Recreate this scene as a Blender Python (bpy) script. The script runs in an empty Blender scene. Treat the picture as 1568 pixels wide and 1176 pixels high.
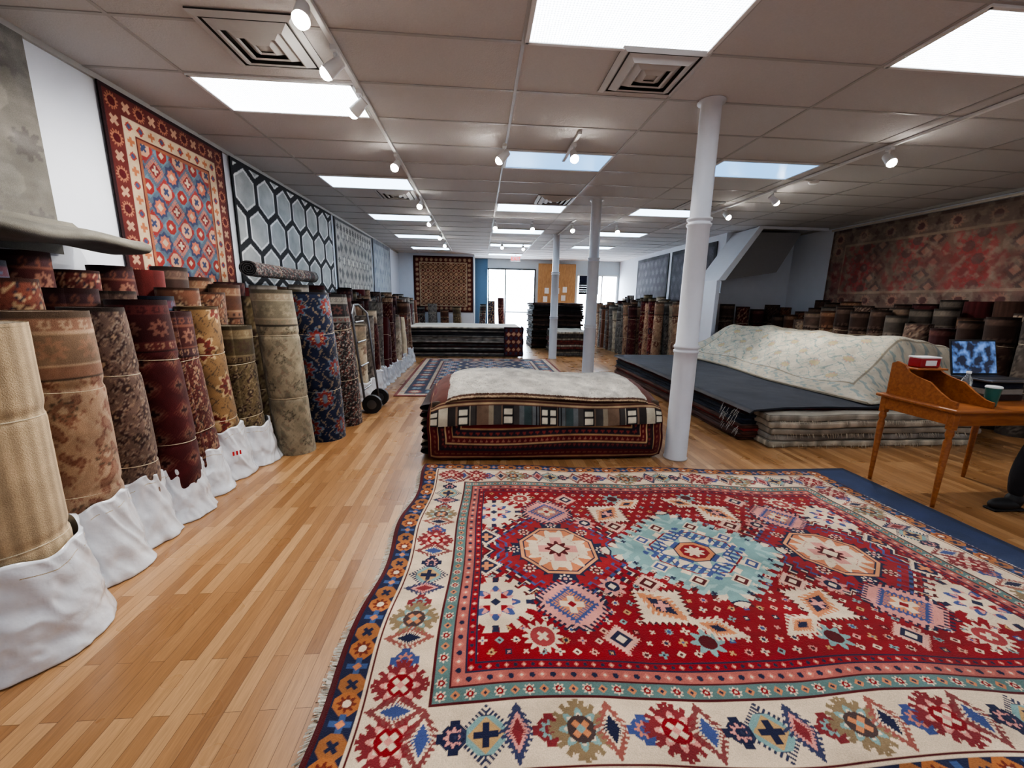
import bpy, bmesh, math, random
import numpy as np
from mathutils import Vector, Matrix
rng=np.random.RandomState(7); random.seed(7)
sc=bpy.context.scene
try:
    sc.view_settings.view_transform='AgX'
    sc.view_settings.look='AgX - Medium High Contrast'
except Exception: pass

# ------------------------------------------------------------------ helpers
def c8(r,g,b): return np.array([r,g,b],float)/255.
def lin(c):
    c=np.clip(np.asarray(c,float),0,1)
    return np.where(c<=.04045,c/12.92,((c+.055)/1.055)**2.4)
_T=rng.rand(256,256)
def vnoise(X,Y,s,seed=0):
    x=np.asarray(X)/s+seed*17.3; y=np.asarray(Y)/s+seed*9.1
    xi=np.floor(x).astype(int); yi=np.floor(y).astype(int)
    fx=x-xi; fy=y-yi; fx=fx*fx*(3-2*fx); fy=fy*fy*(3-2*fy)
    a=_T[xi%256,yi%256]; b=_T[(xi+1)%256,yi%256]; c=_T[xi%256,(yi+1)%256]; d=_T[(xi+1)%256,(yi+1)%256]
    return (a*(1-fx)+b*fx)*(1-fy)+(c*(1-fx)+d*fx)*fy
def fbm(X,Y,s,seed=0,o=4):
    r=0;a=1;t=0
    for i in range(o):
        r=r+a*vnoise(X,Y,s/(2**i),seed+i); t+=a; a*=.55
    return r/t

def NM(name):
    m=bpy.data.materials.new(name); m.use_nodes=True
    nt=m.node_tree; b=nt.nodes['Principled BSDF']
    return m,nt,b
def nosample(m):
    try: m.cycles.emission_sampling='NONE'
    except Exception: pass
    return m
def plain(name,rgb,rough=.5,metal=0,var=.06,scale=20,bump=0,spec=None,coat=0,emit=None,es=0):
    m,nt,b=NM(name)
    tc=nt.nodes.new('ShaderNodeTexCoord'); nz=nt.nodes.new('ShaderNodeTexNoise'); nz.inputs['Scale'].default_value=scale
    nz.inputs['Detail'].default_value=3
    nt.links.new(tc.outputs['Object'],nz.inputs['Vector'])
    mx=nt.nodes.new('ShaderNodeMix'); mx.data_type='RGBA'
    c=lin(np.array(rgb)/255.)
    mx.inputs[6].default_value=(*np.clip(c*(1-var*2),0,1),1); mx.inputs[7].default_value=(*np.clip(c*(1+var*2),0,1),1)
    nt.links.new(nz.outputs['Fac'],mx.inputs[0]); nt.links.new(mx.outputs[2],b.inputs['Base Color'])
    b.inputs['Roughness'].default_value=rough; b.inputs['Metallic'].default_value=metal
    b.inputs['Coat Weight'].default_value=coat; b.inputs['Coat Roughness'].default_value=.12
    if bump:
        bp=nt.nodes.new('ShaderNodeBump'); bp.inputs['Strength'].default_value=bump; bp.inputs['Distance'].default_value=.01
        nt.links.new(nz.outputs['Fac'],bp.inputs['Height']); nt.links.new(bp.outputs['Normal'],b.inputs['Normal'])
    if emit is not None:
        b.inputs['Emission Color'].default_value=(*lin(np.array(emit)/255.),1); b.inputs['Emission Strength'].default_value=es
        nosample(m)
    return m

def rugmat(name,sheen=.12,bump=.5):
    m,nt,b=NM(name)
    at=nt.nodes.new('ShaderNodeAttribute'); at.attribute_name='Col'
    tc=nt.nodes.new('ShaderNodeTexCoord')
    nz=nt.nodes.new('ShaderNodeTexNoise'); nz.inputs['Scale'].default_value=260; nz.inputs['Detail'].default_value=1
    n2=nt.nodes.new('ShaderNodeTexNoise'); n2.inputs['Scale'].default_value=7; n2.inputs['Detail'].default_value=3
    nt.links.new(tc.outputs['Object'],nz.inputs['Vector']); nt.links.new(tc.outputs['Object'],n2.inputs['Vector'])
    ad=nt.nodes.new('ShaderNodeMath'); ad.operation='ADD'
    nt.links.new(nz.outputs['Fac'],ad.inputs[0]); nt.links.new(n2.outputs['Fac'],ad.inputs[1])
    mr=nt.nodes.new('ShaderNodeMapRange'); mr.inputs[1].default_value=.6; mr.inputs[2].default_value=1.4; mr.inputs[3].default_value=.72; mr.inputs[4].default_value=1.22
    nt.links.new(ad.outputs[0],mr.inputs[0])
    vm=nt.nodes.new('ShaderNodeVectorMath'); vm.operation='SCALE'
    nt.links.new(at.outputs['Color'],vm.inputs[0]); nt.links.new(mr.outputs[0],vm.inputs['Scale'])
    nt.links.new(vm.outputs[0],b.inputs['Base Color'])
    b.inputs['Roughness'].default_value=.93; b.inputs['Specular IOR Level'].default_value=.15
    b.inputs['Sheen Weight'].default_value=sheen; b.inputs['Sheen Roughness'].default_value=.5
    bp=nt.nodes.new('ShaderNodeBump'); bp.inputs['Strength'].default_value=bump; bp.inputs['Distance'].default_value=.004
    nt.links.new(nz.outputs['Fac'],bp.inputs['Height']); nt.links.new(bp.outputs['Normal'],b.inputs['Normal'])
    return m
RUG=rugmat('wool_rug')
PLAST=plain('plastic_wrap',(216,219,224),.22,var=.05,scale=18,bump=.5,coat=.6)
def woodmat(name,c1,c2,rough=.35,axis='X'):
    m,nt,b=NM(name)
    tc=nt.nodes.new('ShaderNodeTexCoord'); mp=nt.nodes.new('ShaderNodeMapping')
    mp.inputs['Scale'].default_value=(2,14,14) if axis=='X' else ((14,14,2) if axis=='Z' else (14,2,14))
    nz=nt.nodes.new('ShaderNodeTexNoise'); nz.inputs['Scale'].default_value=3; nz.inputs['Detail'].default_value=7; nz.inputs['Distortion'].default_value=.8
    cr=nt.nodes.new('ShaderNodeValToRGB'); cr.color_ramp.elements[0].position=.3; cr.color_ramp.elements[1].position=.7
    cr.color_ramp.elements[0].color=(*lin(np.array(c1)/255.),1); cr.color_ramp.elements[1].color=(*lin(np.array(c2)/255.),1)
    nt.links.new(tc.outputs['Object'],mp.inputs[0]); nt.links.new(mp.outputs[0],nz.inputs['Vector'])
    nt.links.new(nz.outputs['Fac'],cr.inputs[0]); nt.links.new(cr.outputs[0],b.inputs['Base Color'])
    b.inputs['Roughness'].default_value=rough
    return m
DESK=woodmat('desk_wood',(130,74,36),(168,104,54))
BOARD=woodmat('board_wood',(140,98,55),(176,130,80),.6,'Z')
METAL=plain('grey_metal',(120,122,125),.35,.9)
BLACKP=plain('black_rubber',(22,22,24),.6)
WHITEP=plain('white_enamel',(222,222,220),.4,var=.02)
BULB=plain('lamp_bulb',(255,255,255),emit=(255,250,240),es=90)

class MB:
    def __init__(s): s.V=[];s.C=[];s.L=[];s.T=[];s.M=[];s.S=[];s.n=0;s.mats=[]
    def mi(s,m):
        if m not in s.mats: s.mats.append(m)
        return s.mats.index(m)
    def raw(s,V,L,T,C,mat,smooth):
        V=np.asarray(V,float).reshape(-1,3)
        if C is None: C=np.ones_like(V)*.7
        C=np.asarray(C,float)
        if C.ndim==1: C=np.tile(C,(len(V),1))
        C=C.reshape(-1,3)
        s.V.append(V);s.C.append(C);s.L.append(np.asarray(L)+s.n);s.T.append(np.asarray(T))
        k=len(T); s.M.append(np.full(k,s.mi(mat)));s.S.append(np.full(k,bool(smooth)));s.n+=len(V)
    def grid(s,P,C=None,mat=None,wrap=False,smooth=True):
        P=np.asarray(P,float)
        if C is not None: C=np.broadcast_to(np.asarray(C,float),P.shape)
        n,m,_=P.shape; idx=np.arange(n*m).reshape(n,m)
        if wrap: idx=np.concatenate([idx,idx[:,:1]],1)
        F=np.stack([idx[:-1,:-1],idx[:-1,1:],idx[1:,1:],idx[1:,:-1]],-1).reshape(-1,4)
        s.raw(P,F.ravel(),np.full(len(F),4),C,mat or RUG,smooth)
    def box(s,c,d,mat=None,C=None,bev=.004,rot=None,seg=2):
        bm=bmesh.new(); bmesh.ops.create_cube(bm,size=1)
        for v in bm.verts: v.co=Vector((v.co.x*d[0],v.co.y*d[1],v.co.z*d[2]))
        bv=min(bev,min(d)*.45)
        if bv>0: bmesh.ops.bevel(bm,geom=bm.edges[:],offset=bv,segments=seg,affect='EDGES',profile=.5)
        R=rot if rot is not None else Matrix.Identity(3)
        V=[tuple((R@v.co)+Vector(c)) for v in bm.verts]
        bm.verts.index_update()
        L=[v.index for f in bm.faces for v in f.verts]; T=[len(f.verts) for f in bm.faces]
        bm.free(); s.raw(V,L,T,C,mat or RUG,False)
    def cyl(s,p0,p1,r0,r1=None,mat=None,C=None,seg=24,cap=True):
        r1=r0 if r1 is None else r1
        p0=np.array(p0,float);p1=np.array(p1,float);d=p1-p0;d/=np.linalg.norm(d)
        a=np.cross(d,[0,0,1.]) if abs(d[2])<.9 else np.cross(d,[1.,0,0]); a/=np.linalg.norm(a); b=np.cross(d,a)
        t=np.linspace(0,2*math.pi,seg,endpoint=False)
        ring=np.cos(t)[:,None]*a+np.sin(t)[:,None]*b
        s.grid(np.stack([p0+ring*r0,p1+ring*r1]),C,mat,True)
        if cap:
            s.grid(np.stack([p0+ring*0,p0+ring*r0]),C,mat,True,False); s.grid(np.stack([p1+ring*0,p1+ring*r1]),C,mat,True,False)
    def lathe(s,c,prof,mat=None,C=None,seg=28):
        t=np.linspace(0,2*math.pi,seg,endpoint=False)
        P=np.array([[[c[0]+r*math.cos(a),c[1]+r*math.sin(a),c[2]+z] for a in t] for r,z in prof])
        s.grid(P,C,mat,True)
    def tube(s,pts,r,mat=None,C=None,seg=10):
        for a,b in zip(pts[:-1],pts[1:]): s.cyl(a,b,r,r,mat,C,seg)
        for a in pts[1:-1]: s.sph(a,r,mat,C,8)
    def sph(s,c,r,mat=None,C=None,seg=16,sc=(1,1,1)):
        u=np.linspace(0,math.pi,seg//2+1);t=np.linspace(0,2*math.pi,seg,endpoint=False)
        P=np.array([[[c[0]+r*sc[0]*math.sin(a)*math.cos(b),c[1]+r*sc[1]*math.sin(a)*math.sin(b),c[2]+r*sc[2]*math.cos(a)] for b in t] for a in u])
        s.grid(P,C,mat,True)
    def prism(s,poly,axis,a,b,mat=None,C=None):
        def mk(p,k):
            return {'x':(k,p[0],p[1]),'y':(p[0],k,p[1]),'z':(p[0],p[1],k)}[axis]
        n=len(poly); V=[mk(p,a) for p in poly]+[mk(p,b) for p in poly]
        L=list(range(n))+list(range(2*n-1,n-1,-1)); T=[n,n]
        for i in range(n):
            j=(i+1)%n; L+=[i,j,n+j,n+i]; T.append(4)
        s.raw(V,L,T,C,mat,False)
    def build(s,name,parent=None,origin=None):
        me=bpy.data.meshes.new(name)
        V=np.concatenate(s.V);C=np.concatenate(s.C);L=np.concatenate(s.L);T=np.concatenate(s.T)
        o=np.zeros(3) if origin is None else np.array(origin,float)
        me.vertices.add(len(V)); me.vertices.foreach_set('co',(V-o).astype(np.float32).ravel())
        me.loops.add(len(L)); me.loops.foreach_set('vertex_index',L.astype(np.int32))
        me.polygons.add(len(T)); me.polygons.foreach_set('loop_start',(np.cumsum(T)-T).astype(np.int32))
        try: me.polygons.foreach_set('loop_total',T.astype(np.int32))
        except Exception: pass
        for m in s.mats: me.materials.append(m)
        me.polygons.foreach_set('material_index',np.concatenate(s.M).astype(np.int32))
        me.polygons.foreach_set('use_smooth',np.concatenate(s.S))
        a=me.color_attributes.new('Col','FLOAT_COLOR','POINT')
        a.data.foreach_set('color',np.concatenate([lin(C),np.ones((len(C),1))],1).astype(np.float32).ravel())
        me.update(calc_edges=True)
        ob=bpy.data.objects.new(name,me); ob.location=o; sc.collection.objects.link(ob)
        if parent: ob.parent=parent
        return ob

# ------------------------------------------------------------------ rug painting
ab=np.abs
def tri(t): return ab((t%1)-.5)*2
SH={
 'oct':lambda x,y:np.maximum(np.maximum(ab(x),ab(y)),.72*(ab(x)+ab(y))),
 'dia':lambda x,y:ab(x)+ab(y),
 'sq':lambda x,y:np.maximum(ab(x),ab(y)),
 'star':lambda x,y:np.minimum(np.maximum(ab(x),ab(y))/.72,(ab(x)+ab(y))/1.02),
 'ros':lambda x,y:np.hypot(x,y)/(.80+.2*np.cos(8*np.arctan2(y,x))),
 'ros12':lambda x,y:np.hypot(x,y)/(.84+.16*np.cos(14*np.arctan2(y,x))),
 'cross':lambda x,y:np.minimum(np.maximum(ab(x)/.3,ab(y)),np.maximum(ab(x),ab(y)/.3)),
 'xx':lambda x,y:np.minimum(np.maximum(ab(x+y)/.32,ab(x-y)),np.maximum(ab(x+y),ab(x-y)/.32))/1.1,
 'serr':lambda x,y:(ab(x)+ab(y))*(1+.22*(tri((ab(x)-ab(y))*4)-.3)),
 'circ':lambda x,y:np.hypot(x,y),
 'hook':lambda x,y:(ab(x)+ab(y))*(1+.5*(tri((ab(x)-ab(y))*5)>.55)),
 'leaf':lambda x,y:np.maximum(ab(y),ab(x)/(.42*np.maximum(1.05-ab(y),.02))*(1+.45*(((y*5+ab(x)*2)%1)>.55))*.7),
 'ostar':lambda x,y:np.maximum(np.maximum(ab(x),ab(y)),.72*(ab(x)+ab(y)))*(1+.3*(tri(np.arctan2(y,x)*16/(2*math.pi))>.5)),
 'kaz':lambda x,y:(np.maximum(.62*(ab(x)+ab(y)),np.maximum(ab(x),ab(y))*.84))*(1+.16*(tri((ab(x)-ab(y))*3.5)>.5)),
}
def stamp(img,X,Y,cx,cy,R,layers,rot=0,asp=1.0):
    dx=X[0,1]-X[0,0]; dy=Y[1,0]-Y[0,0]; ma=max(asp,1)
    i0=int(max(0,(cx-1.25*R-X[0,0])/dx)); i1=int(min(X.shape[1],(cx+1.25*R-X[0,0])/dx+2))
    j0=int(max(0,(cy-1.25*R*ma-Y[0,0])/dy)); j1=int(min(X.shape[0],(cy+1.25*R*ma-Y[0,0])/dy+2))
    if i1<=i0 or j1<=j0: return
    x=(X[j0:j1,i0:i1]-cx)/R; y=(Y[j0:j1,i0:i1]-cy)/R/asp
    if rot: 
        c,s=math.cos(rot),math.sin(rot); x,y=c*x+s*y,-s*x+c*y
    sub=img[j0:j1,i0:i1]
    for sh,k,col in layers:
        sub[SH[sh](x/k,y/k)<1]=col
def canvas(W,H,res,col):
    nx=int(W/res)+1; ny=int(H/res)+1
    X,Y=np.meshgrid(np.linspace(0,W,nx),np.linspace(0,H,ny))
    img=np.zeros((ny,nx,3)); img[:]=col
    return img,X,Y
RED=c8(128,12,22);DRED=c8(78,12,18);NAVY=c8(28,32,60);CRM=c8(214,192,164);TEAL=c8(120,152,148);ORG=c8(194,124,82);PINK=c8(204,138,126);BLUE=c8(60,74,120);GOLD=c8(180,144,96)
def borders(img,X,Y,W,H,spec):
    d=np.minimum(np.minimum(X,W-X),np.minimum(Y,H-Y))
    acc=0
    for w,base,lay,per in spec:
        m=(d>=acc)&(d<acc+w); img[m]=base
        acc+=w
    acc=0
    for w,base,lay,per in spec:
        if lay:
            c=acc+w/2
            for side in range(4):
                Ln=(W if side<2 else H)-2*c
                n=max(2,int(round(Ln/per)))
                for k in range(n):
                    t=c+Ln*k/n
                    p={0:(t,c),1:(W-t,H-c),2:(W-c,t),3:(c,H-t)}[side]
                    L=lay[k%len(lay)]
                    stamp(img,X,Y,p[0],p[1],w*.5*L[0],L[1],0 if side<2 else math.pi/2)
        acc+=w
    return acc

def main_rug(W,H,res=.0036):
    img,X,Y=canvas(W,H,res,RED)
    R8=lambda a,b,c,d:[('serr',1.1,a),('ostar',.98,a),('ros',.72,b),('ros',.56,CRM),('circ',.46,c),('xx',.42,d),('dia',.16,b)]
    small=lambda a,b:[('cross',1.0,a),('xx',1.0,a),('ros',.62,b),('circ',.3,a)]
    MR=c8(120,40,44)
    big=[(.92,R8(MR,PINK,RED,CRM)),(1.05,[('leaf',.92,c8(120,60,58)),('leaf',.62,CRM),('leaf',.46,BLUE)]),(.5,small(NAVY,PINK)),(.92,[('hook',1.05,c8(44,48,74)),('oct',.62,TEAL),('dia',.6,GOLD),('cross',.4,NAVY)]),(1.0,[('leaf',.92,c8(52,56,84)),('leaf',.6,PINK),('leaf',.4,MR)]),(.5,small(MR,TEAL)),
         (.92,R8(c8(128,108,80),TEAL,c8(70,54,52),ORG)),(1.0,[('leaf',.92,c8(140,80,70)),('leaf',.6,CRM),('leaf',.44,NAVY)]),(.5,small(BLUE,c8(190,120,100)))]
    gs=[(.85,[('ros',.95,CRM),('circ',.55,RED),('circ',.22,CRM)]),(.7,[('dia',.9,ORG),('dia',.4,NAVY)])]
    tn=[(.8,[('dia',.95,c8(190,108,94)),('dia',.4,CRM)]),(.6,[('circ',.8,NAVY)])]
    spec=[(.022,DRED,None,0),(.012,NAVY,None,0),(.085,NAVY,[(1,[('oct',1.05,c8(166,102,54)),('ros',.8,c8(106,42,28)),('circ',.35,CRM)]),(.9,[('cross',1,c8(60,82,122)),('dia',.45,ORG)]),(1,[('oct',1.05,c8(150,96,54)),('xx',.7,NAVY)])],.075),(.012,CRM,None,0),(.008,DRED,None,0),
          (.215,CRM,big,.1),(.01,DRED,None,0),(.055,c8(88,114,110),gs,.052),(.008,DRED,None,0),(.045,c8(164,92,82),tn,.038),(.008,NAVY,None,0),(.03,RED,tn,.033),(.006,NAVY,None,0)]
    cx,cy=W/2,H/2
    pal=[CRM,c8(206,154,130),PINK,TEAL,CRM,GOLD,c8(210,178,154)]
    def S(px,py,R,l,rot=0,asp=1):
        stamp(img,X,Y,cx+px,cy+py,R,l,rot,asp)
    for i in range(-21,22):
        for j in range(-13,14):
            px=i*.067+(j%2)*.033; py=j*.058
            k=(abs(i)*7+abs(j)*5)%6; c=pal[(abs(i)*3+abs(j)*2)%7]; c2=[NAVY,DRED,BLUE][(abs(i)+abs(j)*3+2)%3]
            S(px,py,.0205,[[('dia',.9,c),('dia',.4,DRED)],[('cross',.9,c),('dia',.3,c2)],[('ros',.9,c),('circ',.4,c2)],[('xx',.8,c)],[('sq',.6,c2),('xx',.5,c)],[('hook',1,c),('dia',.35,c2)]][k])
    for sx in (-1,1):
        mx=sx*.77
        S(mx,0,.36,[('kaz',1.0,DRED),('kaz',.96,CRM),('kaz',.93,NAVY),('kaz',.88,RED),('kaz',.80,BLUE),('kaz',.76,c8(140,30,34)),('serr',.86,NAVY),('oct',.60,NAVY),('oct',.575,c8(204,140,96)),('oct',.53,NAVY),('oct',.51,c8(190,116,78)),('ros12',.52,CRM),('hook',.46,c8(176,122,106)),('cross',.44,CRM),('xx',.40,CRM),('cross',.3,PINK),('ros',.2,DRED),('dia',.12,CRM)],asp=1.0)
        for ang in range(8):
            a=ang*math.pi/4; S(mx+.245*math.cos(a),.245*math.sin(a),.035,[('ros',1,CRM),('circ',.6,[NAVY,DRED][ang%2]),('circ',.3,PINK)])
        for sy in (-1,1):
            S(mx,sy*.42,.14,[('kaz',1.0,NAVY),('kaz',.9,PINK),('serr',.9,BLUE),('hook',.7,ORG),('cross',.4,CRM),('dia',.15,RED)])
            S(mx-sx*.40,sy*.43,.165,[('serr',1.0,DRED),('serr',.92,CRM),('leaf',.75,ORG),('leaf',.45,NAVY),('xx',.25,PINK)],rot=sx*sy*.7)
            S(mx+sx*.35,sy*.42,.185,[('serr',1.0,NAVY),('ostar',.98,CRM),('ros',.62,BLUE),('ros12',.5,PINK),('xx',.42,RED),('cross',.4,CRM),('dia',.14,NAVY)])
            S(mx+sx*.40,sy*.14,.09,[('serr',1,CRM),('dia',.7,NAVY),('cross',.4,ORG)])
            S(mx-sx*.22,sy*.29,.07,[('ros',1,PINK),('circ',.5,NAVY),('dia',.3,CRM)])
            S(mx+sx*.16,sy*.62,.085,[('ros12',1,CRM),('circ',.6,c8(150,60,60)),('xx',.4,CRM)])
            S(mx-sx*.16,sy*.62,.08,[('serr',1,c8(212,160,142)),('dia',.6,NAVY),('dia',.3,CRM)])
            S(mx-sx*.50,sy*.64,.07,[('ros',1,TEAL),('circ',.5,DRED)])
    LT_=c8(146,174,168)
    S(0,0,.54,[('serr',1.0,DRED),('hook',1.0,CRM),('serr',.94,NAVY),('serr',.92,TEAL),('kaz',.66,LT_),('kaz',.60,TEAL),('ostar',.50,CRM),('oct',.43,RED),('oct',.41,LT_),('star',.43,NAVY),('star',.41,CRM),('hook',.56,BLUE),('star',.34,TEAL),('ros',.34,CRM),('xx',.31,BLUE),('oct',.2,NAVY),('oct',.185,ORG),('oct',.14,RED),('ros',.11,CRM)],asp=.88)
    for sx in (-1,1):
        for sy in (-1,1):
            S(sx*.25,sy*.13,.055,[('dia',1,CRM),('dia',.75,BLUE),('dia',.4,CRM)])
            S(sx*.11,sy*.26,.055,[('dia',1,CRM),('dia',.75,DRED),('dia',.4,CRM)])
            S(sx*.19,sy*.57,.12,[('leaf',1,CRM),('leaf',.6,ORG),('leaf',.3,NAVY)],rot=sx*sy*1.1)
            S(sx*.37,sy*.27,.075,[('serr',1,c8(214,170,150)),('dia',.6,DRED),('dia',.3,CRM)])
            for q in range(5): S(sx*(.09+.07*q),sy*(.36-.065*q),.016,[('cross',1,[NAVY,CRM][q%2])])
    borders(img,X,Y,W,H,spec)
    n=fbm(X,Y*3,.25,5)
    img*= (0.86+.24*n)[...,None]
    return img,X,Y

def gen_rug(W,H,res,field,spec,motifs,px,py,jit=0,distress=0,seed=1):
    img,X,Y=canvas(W,H,res,field)
    b=sum(s[0] for s in spec)
    ny=int((H-2*b)/py)+1; nx=int((W-2*b)/px)+1
    for j in range(-ny,ny+1):
        for i in range(-nx,nx+1):
            x=W/2+i*px+(j%2)*px/2; y=H/2+j*py
            if x<0 or y<0 or x>W or y>H: continue
            L=motifs[(abs(i)*2+abs(j)*3)%len(motifs)]
            stamp(img,X,Y,x,y,L[0],L[1])
    if spec: borders(img,X,Y,W,H,spec)
    if distress:
        n=fbm(X,Y,.35,seed,5); f=np.clip((n-.5)*5+.5,0,1)[...,None]*distress
        g=img.mean()*np.ones(3)
        img=img*(1-f)+f*(np.array(field)*.6+g*.5)
    img*=(.85+.3*fbm(X,Y,.2,seed+3))[...,None]
    return img,X,Y
def wall_rug(name,img,X,Y,org,udir,vdir,ndir,wave=.012,thick=.01,seed=0,extra=None):
    org,u,v,n=[np.array(a,float) for a in (org,udir,vdir,ndir)]
    off=wave*(fbm(X,Y*.25,.5,seed,3)-.3)+thick
    P=org+X[...,None]*u+Y[...,None]*v+off[...,None]*n
    mb=MB(); mb.grid(P,img,RUG)
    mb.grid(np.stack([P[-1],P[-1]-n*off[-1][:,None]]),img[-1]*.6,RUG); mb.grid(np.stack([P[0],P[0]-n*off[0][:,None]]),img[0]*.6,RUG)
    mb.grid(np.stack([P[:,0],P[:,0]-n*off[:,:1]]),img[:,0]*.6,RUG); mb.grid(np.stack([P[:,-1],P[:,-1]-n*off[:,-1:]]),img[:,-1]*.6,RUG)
    if extra: extra(mb)
    return mb.build(name)

# ------------------------------------------------------------------ room
H=3.04; XL=-2.86; XR=7.25; YB=-1.6; YF=16.5
def floor_mat():
    m,nt,b=NM('oak_floor')
    tc=nt.nodes.new('ShaderNodeTexCoord'); mp=nt.nodes.new('ShaderNodeMapping'); mp.inputs['Rotation'].default_value=(0,0,math.pi/2)
    nt.links.new(tc.outputs['Object'],mp.inputs[0])
    br=nt.nodes.new('ShaderNodeTexBrick'); br.offset=.37; br.offset_frequency=2; br.inputs['Scale'].default_value=1
    br.inputs['Brick Width'].default_value=.62; br.inputs['Row Height'].default_value=.06; br.inputs['Mortar Size'].default_value=.0009; br.inputs['Mortar Smooth'].default_value=.3
    br.inputs['Color1'].default_value=(0,0,0,1); br.inputs['Color2'].default_value=(1,1,1,1); br.inputs['Mortar'].default_value=(.5,.5,.5,1)
    nt.links.new(mp.outputs[0],br.inputs['Vector'])
    cr=nt.nodes.new('ShaderNodeValToRGB'); e=cr.color_ramp.elements
    e[0].color=(*lin(c8(136,96,60)),1); e[1].color=(*lin(c8(180,140,98)),1)
    k=cr.color_ramp.elements.new(.5); k.color=(*lin(c8(158,116,76)),1)
    nt.links.new(br.outputs['Color'],cr.inputs[0])
    m2=nt.nodes.new('ShaderNodeMapping'); m2.inputs['Scale'].default_value=(34,2.2,1)
    nt.links.new(tc.outputs['Object'],m2.inputs[0])
    nz=nt.nodes.new('ShaderNodeTexNoise'); nz.inputs['Scale'].default_value=3.5; nz.inputs['Detail'].default_value=5; nz.inputs['Distortion'].default_value=1.0
    nt.links.new(m2.outputs[0],nz.inputs['Vector'])
    mr=nt.nodes.new('ShaderNodeMapRange'); mr.inputs[1].default_value=.3; mr.inputs[2].default_value=.7; mr.inputs[3].default_value=.80; mr.inputs[4].default_value=1.12
    nt.links.new(nz.outputs['Fac'],mr.inputs[0])
    vm=nt.nodes.new('ShaderNodeVectorMath'); vm.operation='SCALE'
    nt.links.new(cr.outputs[0],vm.inputs[0]); nt.links.new(mr.outputs[0],vm.inputs['Scale'])
    mx=nt.nodes.new('ShaderNodeMix'); mx.data_type='RGBA'; mx.inputs[7].default_value=(*lin(c8(70,44,26)),1)
    nt.links.new(br.outputs['Fac'],mx.inputs[0]); nt.links.new(vm.outputs[0],mx.inputs[6]); nt.links.new(mx.outputs[2],b.inputs['Base Color'])
    n3=nt.nodes.new('ShaderNodeTexNoise'); n3.inputs['Scale'].default_value=2.5; nt.links.new(tc.outputs['Object'],n3.inputs['Vector'])
    r3=nt.nodes.new('ShaderNodeMapRange'); r3.inputs[3].default_value=.2; r3.inputs[4].default_value=.38; nt.links.new(n3.outputs['Fac'],r3.inputs[0])
    nt.links.new(r3.outputs[0],b.inputs['Roughness'])
    bp=nt.nodes.new('ShaderNodeBump'); bp.inputs['Strength'].default_value=.2; bp.inputs['Distance'].default_value=.002; bp.invert=True
    nt.links.new(br.outputs['Fac'],bp.inputs['Height']); nt.links.new(bp.outputs['Normal'],b.inputs['Normal'])
    return m
FLOOR=floor_mat()
WALL=plain('white_wall_paint',(222,226,234),.7,var=.02,scale=6)
TEALW=plain('pale_wall_paint',(186,194,198),.7,var=.03,scale=6)
CEIL=plain('ceiling_tile',(196,192,190),.9,var=.03,scale=90,bump=.35)
TBAR=plain('tbar_paint',(168,164,160),.5,var=.02)
DARKW=plain('soffit_paint',(140,138,140),.8,var=.04)
def slab(name,x0,x1,y0,y1,z0,z1,mat):
    mb=MB(); mb.box(((x0+x1)/2,(y0+y1)/2,(z0+z1)/2),(x1-x0,y1-y0,z1-z0),mat,bev=0); return mb.build(name)
slab('floor',XL-.1,XR+.1,YB-.1,YF+.1,-.1,0,FLOOR)
slab('wall_left',XL-.1,XL,YB,YF,0,H,WALL)
slab('wall_right',XR,XR+.1,YB,9.3,0,H,WALL)
slab('wall_rear',XL,XR,YB-.1,YB,0,H,WALL)
slab('wall_stair',5.6,XR,9.3,9.4,0,H,WALL)
slab('wall_right_far',5.6,5.7,9.4,YF,0,H,WALL)
slab('wall_far_left',XL,-.2,15.1,15.2,0,H,WALL)
slab('wall_return',-.3,-.2,15.2,YF,0,H,TEALW)
mb=MB()
def wb(x0,x1,z0,z1,m=TEALW): mb.box(((x0+x1)/2,YF+.06,(z0+z1)/2),(x1-x0,.12,z1-z0),m,bev=0)
wb(-.3,.3,0,H,plain('blue_panel_paint',(70,98,122),.7));wb(.3,2.2,2.68,H);wb(.3,1.0,0,.35);wb(2.2,3.85,0,H);wb(3.85,5.55,2.5,H);wb(4.9,5.55,0,.6);wb(5.55,5.7,0,H)
mb.build('wall_front')
mb=MB()
for a in (.33,1.0,2.17): mb.box((a,YF,1.35),(.05,.08,2.66),BLACKP)
mb.box((1.25,YF,2.66),(1.9,.08,.05),BLACKP); mb.box((.66,YF,.37),(.66,.08,.05),BLACKP); mb.box((1.58,YF,1.0),(1.15,.05,.04),METAL)
mb.build('window_1')
mb=MB()
for a in (3.88,4.9,5.52): mb.box((a,YF,1.25),(.05,.08,2.5),WHITEP)
mb.box((4.7,YF,2.48),(1.7,.08,.05),WHITEP); mb.box((5.2,YF,.62),(.65,.08,.05),WHITEP)
mb.build('window_2')
slab('sidewalk',-12,18,YF+.14,40,-.25,-.12,plain('concrete',(226,228,232),.9))
FG=plain('facade_glass',(180,196,210),.2)
mb=MB(); mb.box((3,40,.8),(30,.4,1.8),plain('pale_facade',(228,230,232),.9,scale=6,var=.06),bev=0)
for k in range(7):
    mb.box((-7+k*3.2,39.75,.9),(1.6,.1,.9),FG)
mb.build('building_facade')

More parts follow.
